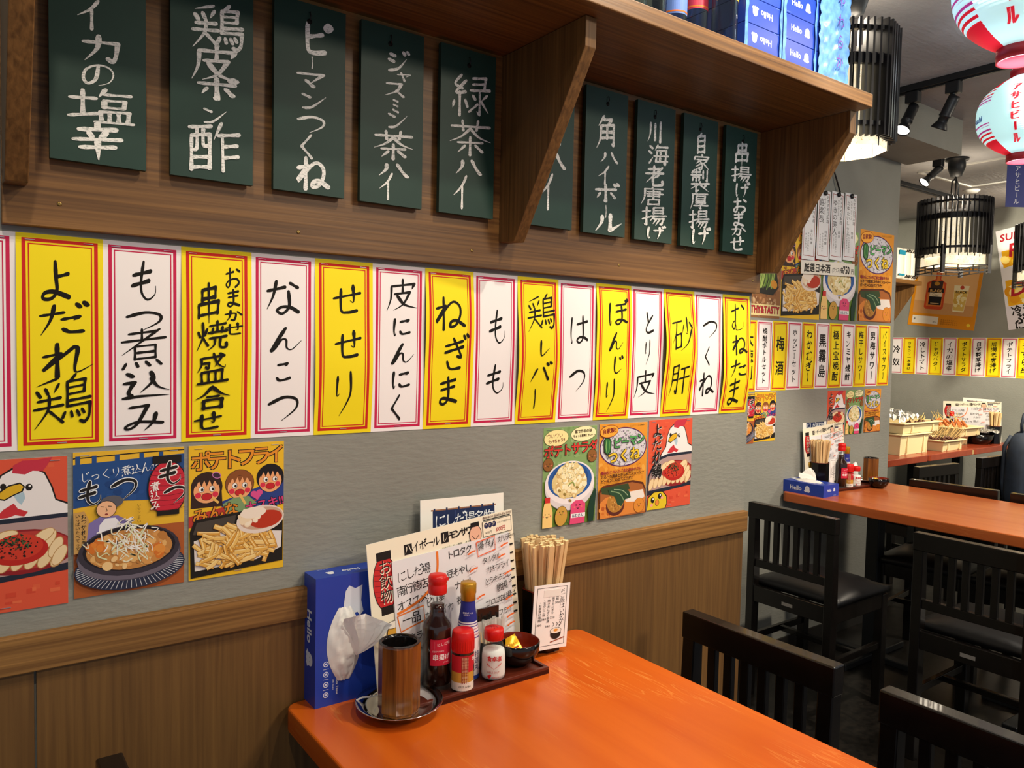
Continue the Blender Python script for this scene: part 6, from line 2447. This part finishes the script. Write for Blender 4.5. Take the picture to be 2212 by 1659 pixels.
# ---------------------------------------------------------------- slatted pendant lanterns
def washi(name, em):
    m, nt, b = base(name)
    tc, mp, n, rp = noise_mix(nt, b, lin('#efdcb4'), lin('#fff0cf'), (1, 1, 1), 30, 4.0)
    # short dark fibres in the paper
    v = nt.nodes.new('ShaderNodeTexNoise')
    v.inputs['Scale'].default_value = 55
    v.inputs['Detail'].default_value = 0
    v.inputs['Distortion'].default_value = 4.0
    nt.links.new(tc.outputs['Object'], v.inputs['Vector'])
    r = nt.nodes.new('ShaderNodeValToRGB')
    r.color_ramp.elements[0].position = 0.73
    r.color_ramp.elements[0].color = (1, 1, 1, 1)
    r.color_ramp.elements[1].position = 0.76
    r.color_ramp.elements[1].color = (0.45, 0.33, 0.2, 1)
    nt.links.new(v.outputs[0], r.inputs[0])
    mx = nt.nodes.new('ShaderNodeMix')
    mx.data_type = 'RGBA'
    mx.blend_type = 'MULTIPLY'
    mx.inputs[0].default_value = 1.0
    nt.links.new(rp.outputs[0], mx.inputs[6])
    nt.links.new(r.outputs[0], mx.inputs[7])
    nt.links.new(mx.outputs[2], b.inputs['Base Color'])
    nt.links.new(mx.outputs[2], b.inputs['Emission Color'])
    b.inputs['Emission Strength'].default_value = em
    b.inputs['Roughness'].default_value = 0.8
    MATS[name] = m
    return m


m_washi = washi('lit_washi_paper', 0.95)
m_slat = M('dark_slat_wood', '#1d1c1f', 0.42, spec=0.5)


def pendant(label, x, y, z0, z1, ro, ri, zp0, zp1, n, base_frame, sides=8, rot=0.0, cable_to=ZC):
    """ring of upright slats around a paper shade"""
    t = thing('pendant_lantern', label, 'lamp', (x, y, z0), 0, 'dark slatted pendant lanterns')
    h = z1 - z0

    def edge(a, r):
        s = PI / sides
        q = (a - rot) % (2 * s)
        return r * math.cos(s) / math.cos(q - s)
    for i in range(n):
        a = 2 * PI * (i + 0.5) / n
        r_ = edge(a, ro)
        mb = MB()
        mb.T = Matrix.Rotation(a, 4, 'Z')
        mb.box(r_ - 0.026, -0.0032, 0.0, r_, 0.0032, h, m_slat)
        mb.build('slat', t)
    for zz, hh in ((0.03, 0.012), (h * 0.62, 0.03), (h - 0.03, 0.012)):
        mb = MB()
        for r1, r2 in ((ro - 0.012, ro - 0.030),):
            mb.lathe([(r2, zz), (r1, zz), (r1, zz + hh), (r2, zz + hh), (r2, zz)], m_slat, sides, False, rot, caps=False)
        mb.build('ring', t)
    mb = MB()
    mb.lathe([(ri, zp0 - z0), (ri, zp1 - z0)], m_washi, sides, False, rot, caps=False)
    mb.build('paper_shade', t)
    mb = MB()
    for k in range(sides):
        a = rot + 2 * PI * k / sides
        mb.bar(((ri + .001) * math.cos(a), (ri + .001) * math.sin(a), zp0 - z0 - .002), ((ri + .001) * math.cos(a), (ri + .001) * math.sin(a), zp1 - z0), 0.003, 0.003, m_slat)
    mb.bar((-ri, 0, zp1 - z0), (ri, 0, zp1 - z0), 0.012, 0.01, m_slat)
    mb.bar((0, -ri, zp1 - z0), (0, ri, zp1 - z0), 0.012, 0.01, m_slat)
    mb.build('shade_frame', t)
    MB().blob((0, 0, (zp0 + zp1) / 2 - z0), (0.03, 0.03, 0.035), M('lit_bulb', '#fff3dd', 0.4, emit=6.0), 12).build('bulb', t)
    MB().tube([(0, 0, (zp0 + zp1) / 2 - z0 + .03), (0, 0, cable_to - z0 - 0.09)], 0.004, m_blackmetal, 8).build('cable', t)
    if base_frame:
        s, zb = 0.128, -0.105
        mb = MB()
        for sx in (-1, 1):
            for sy in (-1, 1):
                mb.box(sx * s - 0.009, sy * s - 0.009, zb, sx * s + 0.009, sy * s + 0.009, 0.05, m_slat)
        for zz in (zb + 0.008, zb + 0.026, zb + 0.044):
            for sx in (-1, 1):
                mb.box(-s, sx * s - 0.003, zz, s, sx * s + 0.003, zz + 0.005, m_slat)
                mb.box(sx * s - 0.003, -s, zz, sx * s + 0.003, s, zz + 0.005, m_slat)
            for k in (-0.33, 0.33):
                for sx in (-1, 1):
                    mb.box(k * s - .002, sx * s - .003, zb + .008, k * s + .002, sx * s + .003, zb + .049, m_slat)
                    mb.box(sx * s - .003, k * s - .002, zb + .008, sx * s + .003, k * s + .002, zb + .049, m_slat)
        mb.T = Matrix()
        o = mb.build('base_frame', t)
        o.rotation_euler = (0, 0, R(-35))
        mb = MB()
        q = s - 0.012
        for ax in range(4):
            mb.T = Matrix.Rotation(ax * PI / 2, 4, 'Z')
            mb.box(-q, -q, zb + 0.052, q, -q + 0.001, 0.0, m_washi)
        o = mb.build('base_paper', t)
        o.rotation_euler = (0, 0, R(-35))
    mb = MB()
    mb.lathe([(0.0, cable_to - z0 - 0.105), (0.03, cable_to - z0 - 0.10), (0.045, cable_to - z0 - 0.05), (0.045, cable_to - z0 - 0.012), (0.06, cable_to - z0 - 0.01), (0.06, cable_to - z0), (0, cable_to - z0)], m_blackmetal, 28, caps=False)
    mb.build('ceiling_cup', t)
    point('lantern_lamp', (x, y, z0 - (0.16 if base_frame else 0.03)), 2.2, WARM, 0.07)
    point('lantern_lamp', (x, y, z1 + 0.01), 3.0, NEUT, 0.06)
    return t


pendant('large dark slatted octagonal lantern right of the shelf end', 2.110, 0.068, 1.948, 2.275, 0.137, 0.108, 1.926, 2.165, 40, False, 8, R(22.5 + 12))
p2 = pendant('round dark slatted lantern with square base over the alcove', 4.505, 0.838, 1.885, 2.195, 0.192, 0.142, 1.875, 2.095, 44, True, 20, 0.0)
MB().tube([(0.0, 0.0, 0.44), (-0.045, 0.0, 0.41), (-0.05, 0, 0.35), (-0.01, 0, 0.315), (0.03, 0, 0.35), (0.035, 0, 0.40), (0.0, 0, 0.43)], 0.004, m_blackmetal, 8).build('cable_coil', p2)
pendant('dark slatted lantern cut off by the right edge of the photo', 5.70, 0.785, 1.885, 2.195, 0.192, 0.142, 1.875, 2.095, 44, True, 20, 0.0)

# ---------------------------------------------------------------- red and white paper lanterns
m_lw = M('lit_white_paper', '#c2eef0', 0.8, emit=0.72)
m_lr = M('lit_red_paper', '#e0122c', 0.7, emit=0.45)
m_lcap = M('red_cap', '#a01525', 0.5)
m_lblue = M('blue_print', '#1f3fa8', 0.6, emit=0.1)
m_lpurple = M('lit_magenta_stripe', '#c03a8e', 0.7, emit=0.4)


def paper_lantern(label, x, y, zc, r, hh, face):
    """ribbed paper body, white front with red lettering, striped sides, red ends"""
    t = thing('paper_lantern', label, 'lantern', (x, y, zc), 0, 'red and white paper lanterns')
    n, m = 72, 96
    v, f, mats = [], [], []
    for j in range(m + 1):
        s = j / m * 2 - 1
        rr = r * (1 - abs(s) ** 2.6 * 0.70) * (1 + 0.012 * math.cos(j * PI))
        for i in range(n):
            a = 2 * PI * i / n
            v.append((rr * math.cos(a), rr * math.sin(a), s * hh))
    mb = MB()
    sets = {}
    for j in range(m):
        sm = ((j + 0.5) / m) * 2 - 1
        for i in range(n):
            q = (i + 1) % n
            a = 2 * PI * (i + 0.5) / n
            d = (a - face + PI) % (2 * PI) - PI
            panel = abs(d) < R(36) or abs(abs(d) - PI) < R(36)
            col = m_lw
            if not panel:
                if abs(sm) > 0.66:
                    col = m_lr
                else:
                    u = abs(sm)
                    if 0.58 < u < 0.63 or 0.48 < u < 0.53:
                        col = m_lr
                    elif 0.395 < u < 0.43:
                        col = m_lpurple
                    elif 0.32 < u < 0.335 or 0.25 < u < 0.265:
                        col = m_lpurple
            sets.setdefault(col, []).append((j * n + i, j * n + q, (j + 1) * n + q, (j + 1) * n + i))
    for col, fs in sets.items():
        mb.add(v, fs, col, True)

    def rad(s):
        return r * (1 - min(1, abs(s)) ** 2.6 * 0.70) * 1.014
    sub = MB()
    a = Art(1.0, 2 * hh, 0, mb=sub)
    a.vtext('アサヒビール', 50, 100 * hh * 0.36, 100 * hh * 0.235, m_lr, 1.06, False)
    for dx in (0.25, 0.5):
        a.vtext('アサヒビール', 50 + dx, 100 * hh * 0.36, 100 * hh * 0.235, m_lr, 1.06, False)
    for side in (-1, 1):
        a.htext('Asahi', 50 + side * 100 * r * 0.98 - 100 * r * 0.26, 100 * hh * 0.98, 100 * hh * 0.20, m_lblue, 0.9, False, 0, bold=.2, slant=.2)
    for i, p in enumerate(sub.v):
        s = (p[2] - hh) / hh
        th = face + p[0] / r
        k = rad(s) + 0.0004
        sub.v[i] = (k * math.cos(th), k * math.sin(th), s * hh)
    off = len(mb.v)
    mb.v += sub.v
    for f_, k_ in zip(sub.f, sub.m):
        mb.f.append([q + off for q in f_])
        mb.m.append(mb.mi(sub.ml[k_]))
        mb.s.append(False)
    mb.build('paper_body', t)
    c = r * 0.34
    MB().lathe([(c * .9, hh), (c, hh), (c, hh + 0.022), (c * .9, hh + 0.022), (c * .9, hh)], m_lcap, 36, caps=False).build('top_cap', t)
    MB().lathe([(c * .9, -hh), (c, -hh), (c, -hh - 0.024), (c * .88, -hh - 0.024), (c * .9, -hh)], m_lcap, 36, caps=False).build('bottom_cap', t)
    pts = []
    for k in range(9):
        b_ = PI * k / 8
        pts.append((c * .95 * math.cos(b_) * math.cos(face + PI / 2), c * .95 * math.cos(b_) * math.sin(face + PI / 2), hh + 0.02 + 0.05 * math.sin(b_)))
    MB().tube(pts, 0.0012, m_metal, 6).build('wire_handle', t)
    MB().tube([(0, 0, hh + 0.07), (0, 0, ZC - zc)], 0.0012, m_metal, 6).build('hanging_wire', t)
    MB().blob((0, 0, 0), (0.03, 0.03, 0.04), M('lit_bulb', '#fff3dd', 0.4, emit=6.0), 12).build('bulb', t)
    point('paper_lantern_lamp', (x, y, zc - hh - 0.04), 2.2, COOL, 0.06)
    point('paper_lantern_lamp', (x, y, zc + hh + 0.06), 1.2, COOL, 0.05)


paper_lantern('large red and white paper lantern cut by the upper right corner', 1.590, -0.591, 2.044, 0.120, 0.130, math.atan2(-1.238 + 0.591, -0.071 - 1.590) + R(-12))
paper_lantern('lower red and white paper lantern at the right edge of the photo', 2.759, -0.157, 2.109, 0.135, 0.124, math.atan2(-1.238 + 0.157, -0.071 - 2.759) + R(-12))
t = thing('pennant', 'narrow blue paper pennant with white lettering below the lower lantern', 'sign', (4.43, 0.492, 2.105), R(-35))
mb = MB()
sheet_base(mb, 0.13, 0.225, P('#23307c'), 0.0008)
a = Art(0.13, 0.225, 0.0009, mb=mb)
a.vtext('アサヒビール', 44, 8, 25, '#e8eaf2', 1.04, False)
mb.build('paper', t)
MB().tube([(0, 0, 0.22), (0, 0, ZC - 2.105)], 0.001, m_metal, 6).build('string', t)
